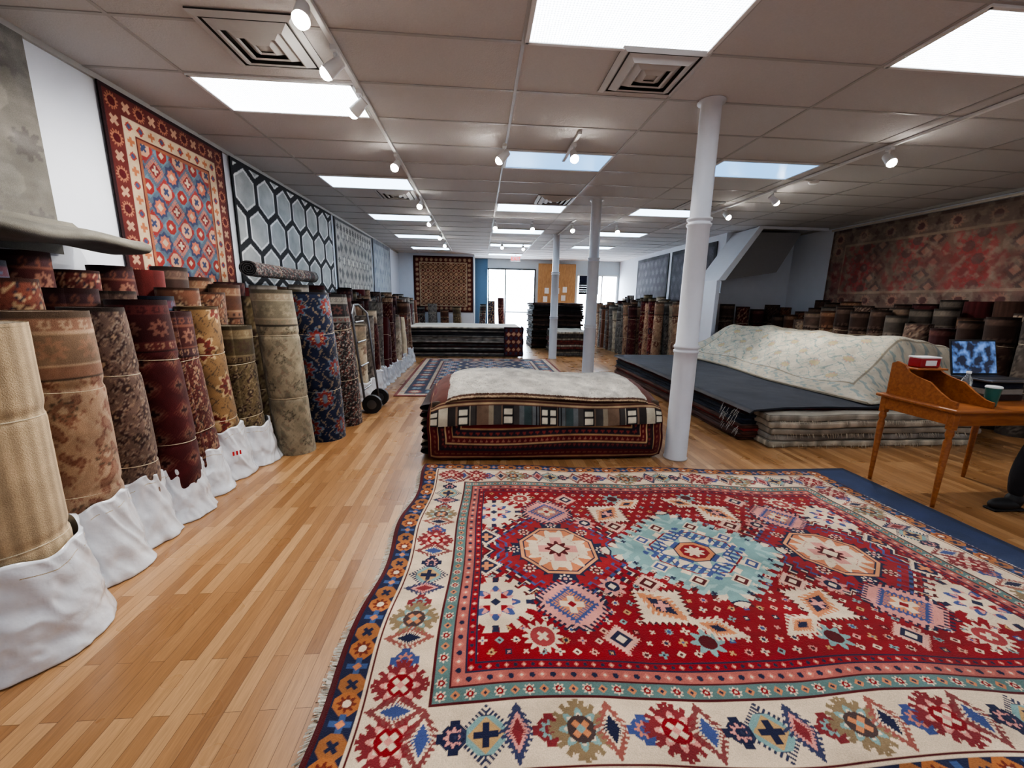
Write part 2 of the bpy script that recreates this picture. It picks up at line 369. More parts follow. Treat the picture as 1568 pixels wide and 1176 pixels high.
GO=-.1
slab('ceiling',XL-.1,XR+.1,YB-.1,YF+.1,H,H+.08,CEIL)
mb=MB()
xs=[.27+1.22*k for k in range(-2,6)]
ys=[4.85+GO+.61*k for k in range(-10,20)]
for x in xs: mb.box((x,(YB+YF)/2,H-.002),(.024,YF-YB,.008),TBAR,bev=0)
for y in ys:
    if YB<y<YF: mb.box(((XL+XR)/2,y,H-.002),(XR-XL,.024,.007),TBAR,bev=0)
mb.build('trim_ceiling_grid')
mb=MB(); mb.box((XL+.012,6.7,H-.02),(.024,16.6,.04),TBAR,bev=0); mb.box((XR-.012,3.8,H-.02),(.024,10.8,.04),TBAR,bev=0); mb.build('trim_ceiling_edge')
slab('baseboard_left',XL,XL+.015,YB,15.1,0,.12,WHITEP)
slab('baseboard_right',XR-.015,XR,YB,9.3,0,.12,WHITEP)

def panelmat(name,col,st):
    m,nt,b=NM(name)
    tc=nt.nodes.new('ShaderNodeTexCoord'); vo=nt.nodes.new('ShaderNodeTexVoronoi'); vo.inputs['Scale'].default_value=55; vo.inputs['Randomness'].default_value=.1
    nt.links.new(tc.outputs['Object'],vo.inputs['Vector'])
    mr=nt.nodes.new('ShaderNodeMapRange'); mr.inputs[1].default_value=.1; mr.inputs[2].default_value=.6; mr.inputs[3].default_value=st*1.4; mr.inputs[4].default_value=st*.35
    nt.links.new(vo.outputs['Distance'],mr.inputs[0]); nt.links.new(mr.outputs[0],b.inputs['Emission Strength'])
    b.inputs['Emission Color'].default_value=(*lin(np.array(col)/255.),1); b.inputs['Base Color'].default_value=(.6,.6,.6,1); b.inputs['Roughness'].default_value=.3
    return m
PW=panelmat('lit_diffuser',(238,245,255),12.5); PB=panelmat('cool_diffuser',(110,170,225),3.4); PM=panelmat('far_diffuser',(196,222,248),10.0)
def fixture(x,y,mat):
    y+=GO
    mb=MB(); w,d=1.2,.595; cx,cy=x+.61,y+.305
    mb.box((cx,cy,H-.008),(w-.05,d-.05,.01),mat,bev=0)
    for s in (-1,1):
        mb.box((cx,cy+s*(d/2-.012),H-.011),(w,.028,.018),WHITEP); mb.box((cx+s*(w/2-.012),cy,H-.011),(.028,d,.018),WHITEP)
    mb.build('ceiling_light_fixture',origin=(cx,cy,H-.01))
for y,m in ((-.03,PW),(2.41,PW),(4.85,PB),(7.29,PM),(9.73,PM),(12.17,PM),(14.61,PM)): fixture(.27,y,m)
for y,m in ((1.19,PW),(3.63,PW),(6.07,PM),(8.51,PM),(10.95,PM),(13.39,PM)): fixture(-2.17,y,m)
for y,m in ((-.03,PW),(2.41,PW),(4.85,PB),(7.29,PM),(9.73,PM),(12.17,PM)): fixture(2.71,y,m)
fixture(5.15,1.19,PW); fixture(5.15,-1.25,PW)

GRILL=plain('vent_paint',(190,188,186),.5,var=.02); VD=plain('vent_dark',(60,58,56),.8)
def vent(cx,cy):
    mb=MB(); mb.box((cx,cy,H-.006),(.59,.59,.008),VD,bev=0)
    t=np.array([(-1,-1),(1,-1),(1,1),(-1,1)],float)
    for a,b,z0,z1 in ((.298,.262,.0,.016),(.235,.185,.006,.036),(.165,.115,.006,.036),(.095,.05,.006,.036)):
        P=np.array([[(cx+p[0]*a,cy+p[1]*a,H-.012-z0) for p in t],[(cx+p[0]*b,cy+p[1]*b,H-.012-z1) for p in t],[(cx+p[0]*(b-.012),cy+p[1]*(b-.012),H-.012-z1+.006) for p in t]])
        mb.grid(P,None,GRILL,True,False)
    mb.box((cx,cy,H-.03),(.09,.09,.006),GRILL)
    mb.build('ceiling_air_vent',origin=(cx,cy,H))
for v in ((-1.38,3.10),(1.2,3.16),(-1.3,6.87),(1.185,6.87),(3.6,6.9)): vent(*v)

def track(x,y0,y1):
    mb=MB(); mb.box((x,(y0+y1)/2,H-.018),(.035,y1-y0,.026),WHITEP); mb.build('lighting_track')
track(-.93,1.0,14.0); track(4.1,1.5,9.0); track(.95,4.2,5.0) ; track(1.87,8.3,13)
def spot(x,y,aim=(0,0,-1),e=110,light=True):
    par=MB(); d=Vector(aim).normalized(); z=H-.035
    p=Vector((x,y,z-.10))
    par.box((x,y,z-.012),(.04,.07,.03),WHITEP); par.cyl((x,y,z),(x,y,z-.09),.008,.008,WHITEP,seg=10)
    a=p-d*.05; b=p+d*.075
    par.cyl(a,b,.034,.045,WHITEP,seg=20,cap=True)
    par.sph(tuple(b),.041,BULB,seg=12)
    ob=par.build('track_spotlight',origin=(x,y,z))
    if light:
        L=bpy.data.lights.new('spot_beam','SPOT'); L.energy=e; L.spot_size=math.radians(95); L.spot_blend=.7; L.shadow_soft_size=.04; L.color=(1,.95,.88)
        lo=bpy.data.objects.new('spot_beam',L); sc.collection.objects.link(lo); lo.parent=ob
        lo.location=(b+d*.06)-Vector((x,y,z)); lo.rotation_euler=d.to_track_quat('-Z','Y').to_euler()
for x,y,a,l in ((-.93,2.55,(.1,-.7,-1),1),(-.93,3.05,(-1,-.2,-.9),1),(-.93,3.6,(-1,.3,-.8),1),(-.93,5.0,(-.2,-.9,-.8),1),(-.93,6.9,(-.2,-.9,-.8),1),(-.93,8.4,(-.8,-.5,-.8),0),(-.93,10.2,(-.3,-.9,-.8),0),(-.93,11.6,(-.3,-.9,-.8),1),
    (.25,4.55,(-.8,-.1,-.8),1),(.95,4.45,(.0,-.9,-.9),1),(.3,8.6,(0,-.9,-.9),0),(1.05,8.6,(0,-.9,-.9),0),(1.87,8.6,(0,-.9,-.9),1),(2.8,8.6,(0,-.9,-.9),0),(.6,11.6,(0,-.9,-.9),0),(1.2,11.8,(0,-.9,-.9),1),
    (4.1,4.15,(-.1,-.9,-.9),1),(4.1,5.8,(.9,-.1,-.8),1),(4.1,6.9,(.2,-.9,-.8),1),(3.2,11.4,(0,-.9,-.8),1)):
    spot(x,y,a,110,bool(l))
mb=MB(); mb.box((1.25,14.8,H-.14),(.34,.05,.2),WHITEP); mb.box((1.25,14.8,H-.02),(.05,.03,.05),WHITEP)
ex=mb.build('exit_sign')
cu=bpy.data.curves.new('letters','FONT'); cu.body='EXIT'; cu.size=.17; cu.align_x='CENTER'; cu.extrude=.003
to=bpy.data.objects.new('letters',cu); sc.collection.objects.link(to); to.location=(1.25,14.77,H-.2); to.rotation_euler=(math.pi/2,0,0); to.parent=ex
cu.materials.append(plain('exit_red',(220,40,30),emit=(255,50,35),es=2))
mb=MB(); mb.lathe((4.35,5.4,H-.035),[(0,.0),(.05,0),(.06,.02),(.06,.034)],WHITEP); mb.build('smoke_detector')

PIL=plain('pillar_paint',(206,208,212),.45,var=.03,scale=8)
for y in (3.52,6.8,10.25):
    mb=MB(); r=.088
    mb.lathe((1.86,y,0),[(0,0),(.108,0),(.108,.012),(r+.012,.02),(r+.012,.9),(r+.012,1.0),(r+.02,1.01),(r+.02,1.03),(r+.008,1.04),(r+.02,1.05),(r+.02,1.07),(r+.006,1.085),(r+.002,2.08),(r+.014,2.09),(r+.014,2.105),(r,2.115),(r,2.125),(r+.014,2.135),(r+.014,2.15),(r-.006,2.16),(r-.008,H-.012),(r+.02,H-.011),(r+.02,H-.003)],PIL,seg=40)
    mb.build('support_pillar',origin=(1.86,y,0))

# ------------------------------------------------------------------ stair enclosure, far details
mb=MB()
mb.prism([(4.95,1.93),(5.72,H-.01),(7.24,H-.01),(7.24,H-.06),(5.8,H-.06),(5.1,1.93)],'y',8.35,8.42,WALL)
mb.prism([(5.1,1.93),(5.8,H-.06),(6.95,H-.06),(6.5,2.15)],'y',8.75,9.28,DARKW)
mb.prism([(5.0,1.93),(5.74,H-.02),(5.86,H-.02),(5.12,1.93)],'y',8.42,9.28,WALL)
mb.box((4.98,8.85,.97),(.08,.95,1.93),WALL,bev=.002)
mb.build('staircase_enclosure')
mb=MB(); mb.box((5.55,9.26,.85),(.75,.05,1.7),WALL)
for z in (.5,1.2): mb.box((5.55,9.23,z),(.5,.02,.5),WHITEP,bev=.008)
mb.box((5.85,9.21,.85),(.03,.04,.12),METAL); mb.build('door_1')
mb=MB(); mb.box((3.05,YF-.05,1.75),(1.5,.06,2.3),BOARD)
for i in range(9): mb.box((2.55+.13*(i%4)*2+.05*(i%3),YF-.085,1.2+.33*(i//3)+.05*(i%2)),(.17,.01,.22),WHITEP,bev=0)
mb.build('notice_board')
mb=MB()
for i in range(8): mb.box((4.35,YF-.06,2.42-.09*i),(.8,.02,.088),RUG,c8(30,30,36) if i%2 else c8(90,92,98),bev=0)
mb.box((4.15,YF-.075,2.32),(.35,.01,.3),RUG,c8(25,28,45),bev=0)
mb.build('hanging_flag')
# ------------------------------------------------------------------ rolls
def arab(U,V,s,k):
    return np.sin(2*math.pi*U/s+1.3*np.sin(2*math.pi*V/s+k))*np.sin(2*math.pi*V/(s*1.2)+1.1*np.sin(4*math.pi*U/s))
def roll_color(U,V,h,pal,style,seed):
    g,a,b,c=[np.array(p) for p in pal]
    img=np.zeros(U.shape+(3,)); img[:]=g
    if style=='plain':
        img*=(.93+.14*((U*180)%1<.5))[...,None]
        img*=(.85+.3*fbm(U,V,.12,seed))[...,None]; return img
    s={'floral':.2,'fine':.11,'bold':.3,'geo':.16}[style]
    if style=='geo':
        u=(U/s)%1*2-1; v=(V/s)%1*2-1
        m=SH['hook'](u,v); img[m<.95]=a; img[m<.6]=b*.7+g*.3; img[SH['cross'](u,v)<.3]=c
    elif style=='bold':
        row=np.floor(V/s); u=((U/s+.5*(row%2))%1*2-1); v=(V/s)%1*2-1
        f=arab(U,V,s*.7,seed); img[ab(f)<.08]=b*.7+g*.3
        m=SH['ros'](u,v); img[m<.75]=c; img[m<.6]=a; img[m<.35]=b; img[m<.15]=g
        m=SH['leaf'](((u+1.0)%2-1)*1.1,v); img[m<.5]=a; img[m<.28]=c
    else:
        f=arab(U,V,s,seed); f2=arab(U+s*.3,V,s*.47,seed+2)
        img[f>.42]=a; img[f>.68]=b; img[(ab(f)<.09)]=c*.5+g*.5; img[f2>.75]=b
        row=np.floor(V/(s*1.3)); u=((U/(s*1.3)+.5*(row%2))%1*2-1); v=(V/(s*1.3))%1*2-1
        m=SH['ros'](u,v); img[m<.42]=g*.6; img[m<.34]=b; img[m<.16]=c
    d=h-V; c=c*.6+g*.4
    def band(d0,d1,base,mc,per):
        m=(d>=d0)&(d<d1); img[m]=base
        if mc is not None:
            w=d1-d0; u=((U/per)%1*2-1); v=(d-(d0+d1)/2)/(w/2)
            q=SH['ros'](u,v); img[m&(q<.8)]=mc; img[m&(q<.35)]=base
    if seed%3==0: band(0,.02,g*.5,None,1)
    else:
        a2=a*.5+g*.5
        band(0,.03,g*.55,None,1); band(.03,.09,a2,c,.07); band(.09,.1,c,None,1); band(.1,.24,g*.8,b*.6+g*.4,.15); band(.24,.25,c,None,1); band(.25,.3,a2,b,.06); band(.3,.312,g*.4,None,1)
    img*=(.74+.44*fbm(U,V,.1,seed))[...,None]
    lum=img.mean(-1,keepdims=True); img=img*.84+lum*.16
    return np.clip(img,0,1)
TIE=c8(205,190,160)
def roll(x,y,r,h,pal,style,lean=(0,0),wrap=0,res=1.0,seed=None,name='rolled_rug',horiz=None,tag=False):
    seed=seed if seed is not None else rng.randint(100)
    mb=MB(); nu=int(64*res)+8; nv=int(h/.014*res)+6
    ph=np.linspace(0,2*math.pi,nu); ph0=rng.rand()*6.28
    z=np.linspace(0,h,nv); PH,Z=np.meshgrid(ph,z)
    rad=r*(.97+.05*PH/(2*math.pi))+.006*np.sin(2*(PH+seed))+.009*(fbm(PH*.3,Z,.35,seed)-.5)
    rad[:,-1]=rad[:,0]
    ties=[h*.36,h*.74] if h>1 else [h*.5]
    for t in ties: rad-= .007*np.exp(-((Z-t)/.02)**2)
    bend=.02*np.sin(Z/h*math.pi+seed)
    def place(P):
        zz=P[...,2]/h
        Q=P.copy()
        if horiz is None:
            Q[...,0]+=x+lean[0]*zz; Q[...,1]+=y+lean[1]*zz
        return Q
    a=PH+ph0
    P=np.stack([rad*np.cos(a)+bend,rad*np.sin(a),Z],-1)
    C=roll_color(PH*r,Z,h,pal,style,seed)
    mb.grid(place(P),C,RUG)
    nr=int(16*res)+6
    fr=np.linspace(1,.08,nr); FR,A=np.meshgrid(fr,ph,indexing='ij')
    rr=rad[-1][None,:]*FR; k=int(r/.018)
    sp=np.sin((FR*k+A/(2*math.pi))*2*math.pi)
    zz=h-.004-.010*(sp<0)-(.03*(FR<.12))
    cc=np.where((sp>0)[...,None],np.array(pal[0])*.6+.12,np.array(pal[0])*.22)
    P2=np.stack([rr*np.cos(A+ph0)+bend[-1][None,:]*np.ones_like(rr),rr*np.sin(A+ph0),zz],-1)
    mb.grid(place(P2),cc,RUG)
    if horiz:
        P3=P2.copy(); P3[...,2]=h-P3[...,2]; mb.grid(place(P3),cc,RUG)
    for t in ties:
        i=int(t/h*(nv-1)); tr=rad[i]+.0015
        q=[]
        for dz,dr in ((-.0025,0),(0,.0025),(.0025,0)):
            q.append(np.stack([(tr+dr)*np.cos(ph+ph0)+bend[i],(tr+dr)*np.sin(ph+ph0),np.full(nu,t+dz+.01*math.sin(seed))+.012*np.sin(ph)],-1))
        mb.grid(place(np.array(q)),TIE,RUG)
    if wrap:
        nw=int(40*res)+6; nph=int(110*res)+8; pw=np.linspace(0,2*math.pi,nph); zw=np.linspace(0,1,nw); A,Zw=np.meshgrid(pw[:-1],zw)
        cx_,sy_=np.cos(A),np.sin(A)
        F1=fbm(cx_*.3+Zw*wrap*.6,sy_*.3+Zw*wrap*1.1,.2,seed+5,3); F2=ab(fbm(cx_*.4+Zw*wrap,sy_*.4-Zw*wrap*.5,.16,seed+8,2)-.5)
        pl=np.sin(11*A+2.5*np.sin(4*Zw+seed)+seed)
        rw=r+.010+.04*(1-Zw)**1.4*(.5+F1)+.045*(.2-F2).clip(0)+.0035*pl*(.3+Zw)+.007*np.sin(Zw*14+3*F1)*(1-Zw)
        rw[-1]=r*1.0+.003; rw[0]*=.97
        zz=Zw*wrap*(1+.05*np.sin(2*A+seed)+.02*np.sin(7*A))+.002
        Pw=np.stack([rw*np.cos(A+ph0),rw*np.sin(A+ph0),zz],-1)
        mb.grid(place(Pw),None,PLAST,True)
        i=int(nw*.86); Pb=np.stack([Pw[i],Pw[i]+[0,0,.004]]); 
        mb.grid(place(Pb),TIE*.9,RUG,True)
        if tag:
            ta=math.atan2(-y,-x)+.3
            for kx in range(3):
                q0=ta+kx*.13-.13
                pts=[[(x+(r+.05)*math.cos(q0+q),y+(r+.05)*math.sin(q0+q),zt) for q in (0,.07)] for zt in (wrap*.50,wrap*.58)]
                mb.grid(np.array(pts),None,REDT)
    ob=mb.build(name,origin=(x,y,0) if horiz is None else (0,0,0))
    if horiz:
        ob.location=horiz[0]; ob.rotation_euler=horiz[1]
    return ob
REDT=plain('red_label',(190,30,40),.5)
TAN=c8(188,160,124);BRN=c8(110,66,46);MAR=c8(78,22,24);CR2=c8(206,190,160);NV=c8(26,34,62);GRY=c8(120,112,104);OLV=c8(100,84,56)
P_={ 'canvas':(c8(178,156,124),TAN,TAN,TAN),'tan':(c8(166,132,102),c8(124,76,58),c8(144,102,78),c8(186,156,124)),'taupe':(c8(112,88,76),c8(150,130,112),c8(70,46,44),c8(170,140,110)),
 'maroon':(MAR,c8(100,44,38),c8(140,100,76),c8(50,14,18)),'dred':(c8(88,34,32),c8(40,34,44),c8(156,118,90),c8(130,84,60)),'gold':(c8(140,104,64),c8(112,44,36),c8(60,48,40),c8(184,152,104)),
 'olive':(OLV,c8(132,110,82),c8(60,40,34),c8(150,132,100)),'sage':(c8(150,138,112),c8(132,112,92),c8(128,120,98),c8(160,148,122)),'navy':(NV,c8(128,42,38),c8(178,150,106),c8(90,108,126)),
 'bw':(c8(44,40,42),c8(158,152,138),c8(112,58,50),c8(176,170,156)),'brown':(BRN,c8(140,104,78),c8(60,36,30),c8(164,138,104)),'rust':(c8(126,62,44),c8(44,40,52),c8(176,140,100),c8(86,32,28)),'grey':(GRY,c8(146,140,130),c8(84,78,74),c8(160,154,142)),
 'cream':(CR2,c8(160,130,110),c8(180,160,130),c8(130,110,90)),'red':(c8(110,28,30),c8(34,32,48),c8(170,132,100),c8(146,76,60)),
 'umber':(c8(74,52,44),c8(98,76,64),c8(52,34,30),c8(120,96,80)),'ash':(c8(92,82,74),c8(120,108,96),c8(66,56,52),c8(134,120,104)),'wine':(c8(80,34,36),c8(104,64,54),c8(54,26,30),c8(122,88,72))}
front=[(-1.885,1.60,.205,1.33,'canvas','plain',(-.03,0),.45),(-1.985,2.06,.145,1.36,'tan','floral',(-.05,0),.42),(-2.03,2.38,.13,1.37,'taupe','fine',(-.06,0),.40),(-2.03,2.68,.15,1.41,'maroon','geo',(-.06,.02),.36),
 (-2.06,2.995,.13,1.33,'dred','fine',(-.07,.02),.33),(-2.06,3.30,.14,1.36,'gold','bold',(-.08,0),.42),(-2.0,3.60,.14,1.2,'olive','fine',(-.08,0),.36),(-1.73,3.84,.165,1.5,'sage','floral',(-.12,-.04),0),
 (-1.60,4.23,.185,1.49,'navy','bold',(-.1,0),0),(-1.57,4.72,.17,1.48,'bw','fine',(-.08,0),0)]
for i,(x,y,r,h,p,st,ln,w) in enumerate(front): roll(x,y,r,h,P_[p],st,ln,w,1.5,seed=i+4,tag=i in (5,))
names=['dred','brown','maroon','umber','grey','wine','navy','olive','tan','taupe','gold','bw']
def rows(x0,xj,ys,hs,wrapf,res,nm=names,rr=(.11,.145)):
    y=ys[0]; k=0
    while y<ys[1]:
        r=rng.uniform(*rr); h=rng.uniform(*hs)
        roll(x0+rng.uniform(-xj,xj),y+r,r,h,P_[nm[rng.randint(len(nm))]],['floral','fine','geo','bold','plain','fine'][rng.randint(6)],(-.03,0),wrapf*rng.uniform(.8,1.2) if wrapf else 0,res)
        y+=2*r+.035; k+=1
rows(-2.36,.0,(1.25,4.2),(1.42,1.56),0,1.0,['dred','brown','maroon','umber','rust','navy','wine'],(.125,.14))
rows(-2.655,.0,(1.15,4.2),(1.58,1.68),0,1.0,['dred','brown','maroon','wine','umber','navy'],(.12,.135))
rows(-2.62,.01,(4.25,12.6),(1.5,1.64),0,.5)
rows(-2.28,.01,(4.25,12.4),(1.42,1.60),0,.5,['grey','brown','tan','olive','bw','umber','dred'])
rows(-1.95,.02,(4.45,12.2),(1.3,1.5),.0,.5,['brown','wine','grey','maroon','tan','bw'])
rows(-1.68,.02,(5.75,9.6),(1.05,1.4),.3,.6,['brown','wine','grey','maroon','cream','rust'],(.1,.125))
roll(0,0,.085,1.7,P_['bw'],'fine',res=.8,horiz=((-2.48,4.7,1.735),(-math.pi/2,0,0)))
RN=['umber','wine','ash','umber','brown','taupe']
rows(6.95,.0,(2.4,8.0),(1.4,1.58),0,.7,RN,(.13,.17))
rows(6.6,.0,(2.6,8.0),(1.3,1.5),0,.7,RN,(.13,.16))
rows(6.25,.02,(3.0,8.0),(1.15,1.42),0,.6,RN,(.12,.15))
for i in range(5): roll(5.4+.33*i,8.6,.14,1.45-.05*(i%3),P_[['umber','maroon','wine','umber','brown'][i]],'fine',res=.6)
rows(4.05,.03,(10.6,14.6),(1.2,1.45),0,.5,['cream','grey','tan','brown','wine','sage'])
rows(4.4,.03,(9.7,14.6),(1.3,1.5),0,.5,['cream','tan','red','grey','brown'])
rows(4.75,.03,(9.3,14.6),(1.35,1.55),0,.5,['tan','grey','brown','cream','maroon'])
rows(5.2,.03,(9.6,14.6),(1.4,1.7),0,.5,['grey','brown','bw','olive','cream'])
for i in range(3): roll(.1+.36*i,15.9,.13,1.3+.25*((i*7)%3)/2,P_[['bw','navy','maroon'][i]],'fine',res=.5)
for i in range(5): roll(-2.5+.42*i,14.75,.15,1.1+.1*(i%3),P_[['tan','bw','grey','brown','olive'][i]],'fine',res=.5)

# ------------------------------------------------------------------ wall hangings
XW=XL+.015
img,X,Y=gen_rug(2.0,1.3,.012,c8(118,114,106),[],[(.12,[('ros',.9,c8(96,92,88))]),(.1,[('oct',.9,c8(134,130,120))])],.3,.24,distress=.75,seed=11)
img*=(.8+.35*fbm(X,Y*4,.4,21,4))[...,None]
def drape(mb):
    # bottom of the grey rug folds out over the tops of the rolls behind
    pts=np.array([(XW+.012,1.92),(XW+.05,1.87),(XW+.16,1.84),(XW+.34,1.835),(XW+.43,1.82),(XW+.465,1.785),(XW+.45,1.75),(XW+.38,1.735),(XW+.2,1.73)])
    t=np.linspace(0,8,60); px=np.interp(t,range(9),pts[:,0]); pz=np.interp(t,range(9),pts[:,1])
    k=np.ones(7)/7; px=np.concatenate([px[:3],np.convolve(px,k,'valid'),px[-3:]]); pz=np.concatenate([pz[:3],np.convolve(pz,k,'valid'),pz[-3:]])
    yy=np.linspace(1.12,3.22,150); T,Yy=np.meshgrid(np.arange(60),yy,indexing='ij')
    w=np.clip(T/20,0,1)
    P=np.dstack([px[:,None]+.02*np.sin(Yy*6)*w,Yy+.05*w*(Yy-1.1)/2,pz[:,None]+.012*np.sin(Yy*9+1)*w])
    C=c8(116,112,102)*(.7+.55*fbm(T*.03,Yy,.25,33))[...,None]
    mb.grid(P,C,RUG)
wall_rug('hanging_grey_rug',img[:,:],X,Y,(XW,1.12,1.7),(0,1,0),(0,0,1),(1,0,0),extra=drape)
B1=[(1,[('ros12',.9,c8(160,104,78)),('circ',.5,DRED)]),(.9,[('xx',.9,c8(176,136,110))])]
CB=[(.9,[('serr',.95,c8(142,54,44)),('dia',.5,c8(60,70,100))]),(.8,[('cross',.9,c8(160,96,62))])]
sp=[(.03,c8(40,16,20),None,0),(.14,c8(92,36,32),B1,.13),(.012,CRM*.8,None,0),(.1,c8(186,162,132),CB,.11),(.012,DRED,None,0),(.03,c8(140,86,60),None,0)]
mot=[(.12,[('serr',1,c8(136,44,40)),('oct',.55,c8(180,138,112)),('xx',.4,c8(50,60,90))]),(.11,[('hook',1,c8(176,104,78)),('dia',.6,c8(104,32,36)),('cross',.35,CRM*.85)]),(.1,[('serr',1,c8(92,118,128)),('oct',.6,c8(130,42,38)),('dia',.3,CRM*.85)]),(.11,[('star',.9,c8(52,56,82)),('star',.6,c8(170,96,72)),('dia',.3,CRM*.8)])]
img,X,Y=gen_rug(1.5,1.9,.0065,c8(78,92,106),sp,mot,.2,.15,seed=2)
wall_rug('hanging_persian_rug',img,X,Y,(XW,3.62,1.1),(0,1,0),(0,0,1),(1,0,0))
img,X,Y=canvas(3.2,1.6,.011,c8(30,30,34))
s=.5
def hexd(x,y):
    x=ab(x);y=ab(y); return np.maximum(x*.5+y*.866,x)
for off in ((0,0),(s/2,s*.866)):
    u=(X-off[0]+s/2)%s-s/2; v=(Y-off[1]+s*.866)%(s*1.732)-s*.866
    d=hexd(u,v); img[(d<s*.42)]=c8(232,232,230); img[d<s*.37]=c8(172,174,172)
img*=(.85+.3*fbm(X,Y,.3,4))[...,None]
b_=np.minimum(np.minimum(X,3.2-X),np.minimum(Y,1.6-Y))<.04; img[b_]=c8(24,24,28)
wall_rug('hanging_hexagon_rug',img,X,Y,(XW,5.25,1.4),(0,1,0),(0,0,1),(1,0,0))
img,X,Y=gen_rug(2.7,1.6,.02,c8(150,146,140),[(.06,c8(90,88,88),None,0),(.2,c8(170,165,158),[(.9,[('ros',.9,c8(96,92,92))])],.2)],[(.14,[('ros',.9,c8(92,90,92)),('circ',.5,c8(180,176,168))]),(.12,[('serr',.9,c8(100,98,98))])],.3,.26,seed=8)
wall_rug('hanging_floral_rug',img,X,Y,(XW,8.62,1.4),(0,1,0),(0,0,1),(1,0,0))
img,X,Y=gen_rug(2.1,1.6,.03,c8(158,164,170),[(.1,c8(120,124,130),None,0)],[(.1,[('ros',.9,c8(134,140,150))])],.3,.26,distress=.5,seed=9)
wall_rug('hanging_silver_rug',img,X,Y,(XW,11.5,1.4),(0,1,0),(0,0,1),(1,0,0))
img,X,Y=gen_rug(2.1,1.95,.018,c8(104,66,50),[(.05,c8(60,26,26),None,0),(.16,c8(92,44,36),[(.9,[('ros',.9,c8(170,140,112))])],.17),(.03,c8(176,152,124),None,0)],[(.09,[('dia',1,c8(178,148,118)),('dia',.6,c8(110,50,40))]),(.08,[('ros',.9,c8(170,130,100))])],.18,.12,seed=12)
wall_rug('hanging_brown_rug',img,X,Y,(-2.35,15.085,1.0),(1,0,0),(0,0,1),(0,-1,0))
img,X,Y=gen_rug(5.2,1.55,.014,c8(136,114,102),[(.05,c8(96,80,74),None,0),(.26,c8(126,108,98),[(.9,[('ros12',.95,c8(160,128,112)),('circ',.5,c8(104,76,74))]),(.7,[('leaf',1,c8(104,86,80))])],.26),(.03,c8(160,142,124),None,0)],[(.16,[('ros',1,c8(160,88,84)),('circ',.5,c8(112,88,84))]),(.14,[('serr',1,c8(104,88,84)),('dia',.5,c8(170,128,112))]),(.12,[('leaf',1,c8(156,92,86))])],.3,.19,seed=5)
n=fbm(X,Y,.5,31,5); m=fbm(X,Y,.12,37,4)
band=np.exp(-((Y-.62)/.34)**2)
f=np.clip((n*.6+m*.5-.44)*5*band,0,1)[...,None]*.6; img=img*(1-f)+c8(146,68,68)*f
f=np.clip((fbm(X,Y,.09,51,3)-.54)*7,0,1)[...,None]*.5; img=img*(1-f)+c8(168,154,138)*f
f=np.clip((fbm(X,Y,.7,61,4)-.52)*6,0,1)[...,None]*.35; img=img*(1-f)+c8(98,86,78)*f
wall_rug('hanging_distressed_rug',img,X,Y,(XR-.015,3.0,1.38),(0,1,0),(0,0,1),(-1,0,0))
mb=MB(); mb.box((XR-.03,5.6,2.955),(.03,5.3,.035),plain('hanging_rail_paint',(200,192,180),.4)); mb.build('hanging_rail')
for k,(y0,w,col) in enumerate(((9.6,2.3,c8(74,72,78)),(12.1,2.4,c8(88,84,88)))):
    img,X,Y=gen_rug(w,1.5,.03,col,[(.1,col*.6,None,0)],[(.12,[('ros',.9,col*1.3)])],.3,.26,distress=.5,seed=40+k)
    wall_rug('hanging_charcoal_rug',img,X,Y,(5.585,y0,1.4),(0,1,0),(0,0,1),(-1,0,0))

# ------------------------------------------------------------------ big red rug
W,Hh=3.42,2.5
img,X,Y=main_rug(W,Hh)
u=X/W; v=Y/Hh
NL,NR,FL,FR=[np.array(p) for p in ((-.57,.84),(3.05,.72),(-.46,3.37),(2.88,3.04))]
G=(NL*(1-u)[...,None]+NR*u[...,None])*(1-v)[...,None]+(FL*(1-u)[...,None]+FR*u[...,None])*v[...,None]
G=G.copy(); G[...,0]+=.018*np.sin(G[...,1]*7+.5)*np.exp(-X/.3); G[...,1]+=.012*np.sin(G[...,0]*5)
d=np.minimum(np.minimum(X,W-X),np.minimum(Y,Hh-Y))
z=.052+.016*(fbm(X,Y,.5,3,3)-.5)*2+.012*np.sin(Y*9+X*2)*np.exp(-X/.25)
z=np.maximum(z,.034)-.008*np.exp(-(d/.012)**2)
mb=MB(); P=np.dstack([G,z]); mb.grid(P,img,RUG)
for e,c in ((P[0],img[0]),(P[-1],img[-1]),(P[:,0],img[:,0]),(P[:,-1],img[:,-1])):
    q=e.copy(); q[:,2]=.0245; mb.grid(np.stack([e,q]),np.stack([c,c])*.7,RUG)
for side in (0,-1):
    E=P[:,side]
    for i in range(0,len(E)-1):
        L=rng.uniform(.018,.036)*(-1 if side==0 else 1); o=E[i]
        q=np.array([[o+[0,-.002,-.006],o+[0,.0018,-.006]],[o+[L,-.002+rng.uniform(-.006,.006),-.0],o+[L,.001+rng.uniform(-.006,.006),0]]])
        q[1,:,2]=.026; mb.grid(q,c8(205,198,182)*rng.uniform(.7,1),RUG)
mb.build('persian_area_rug')
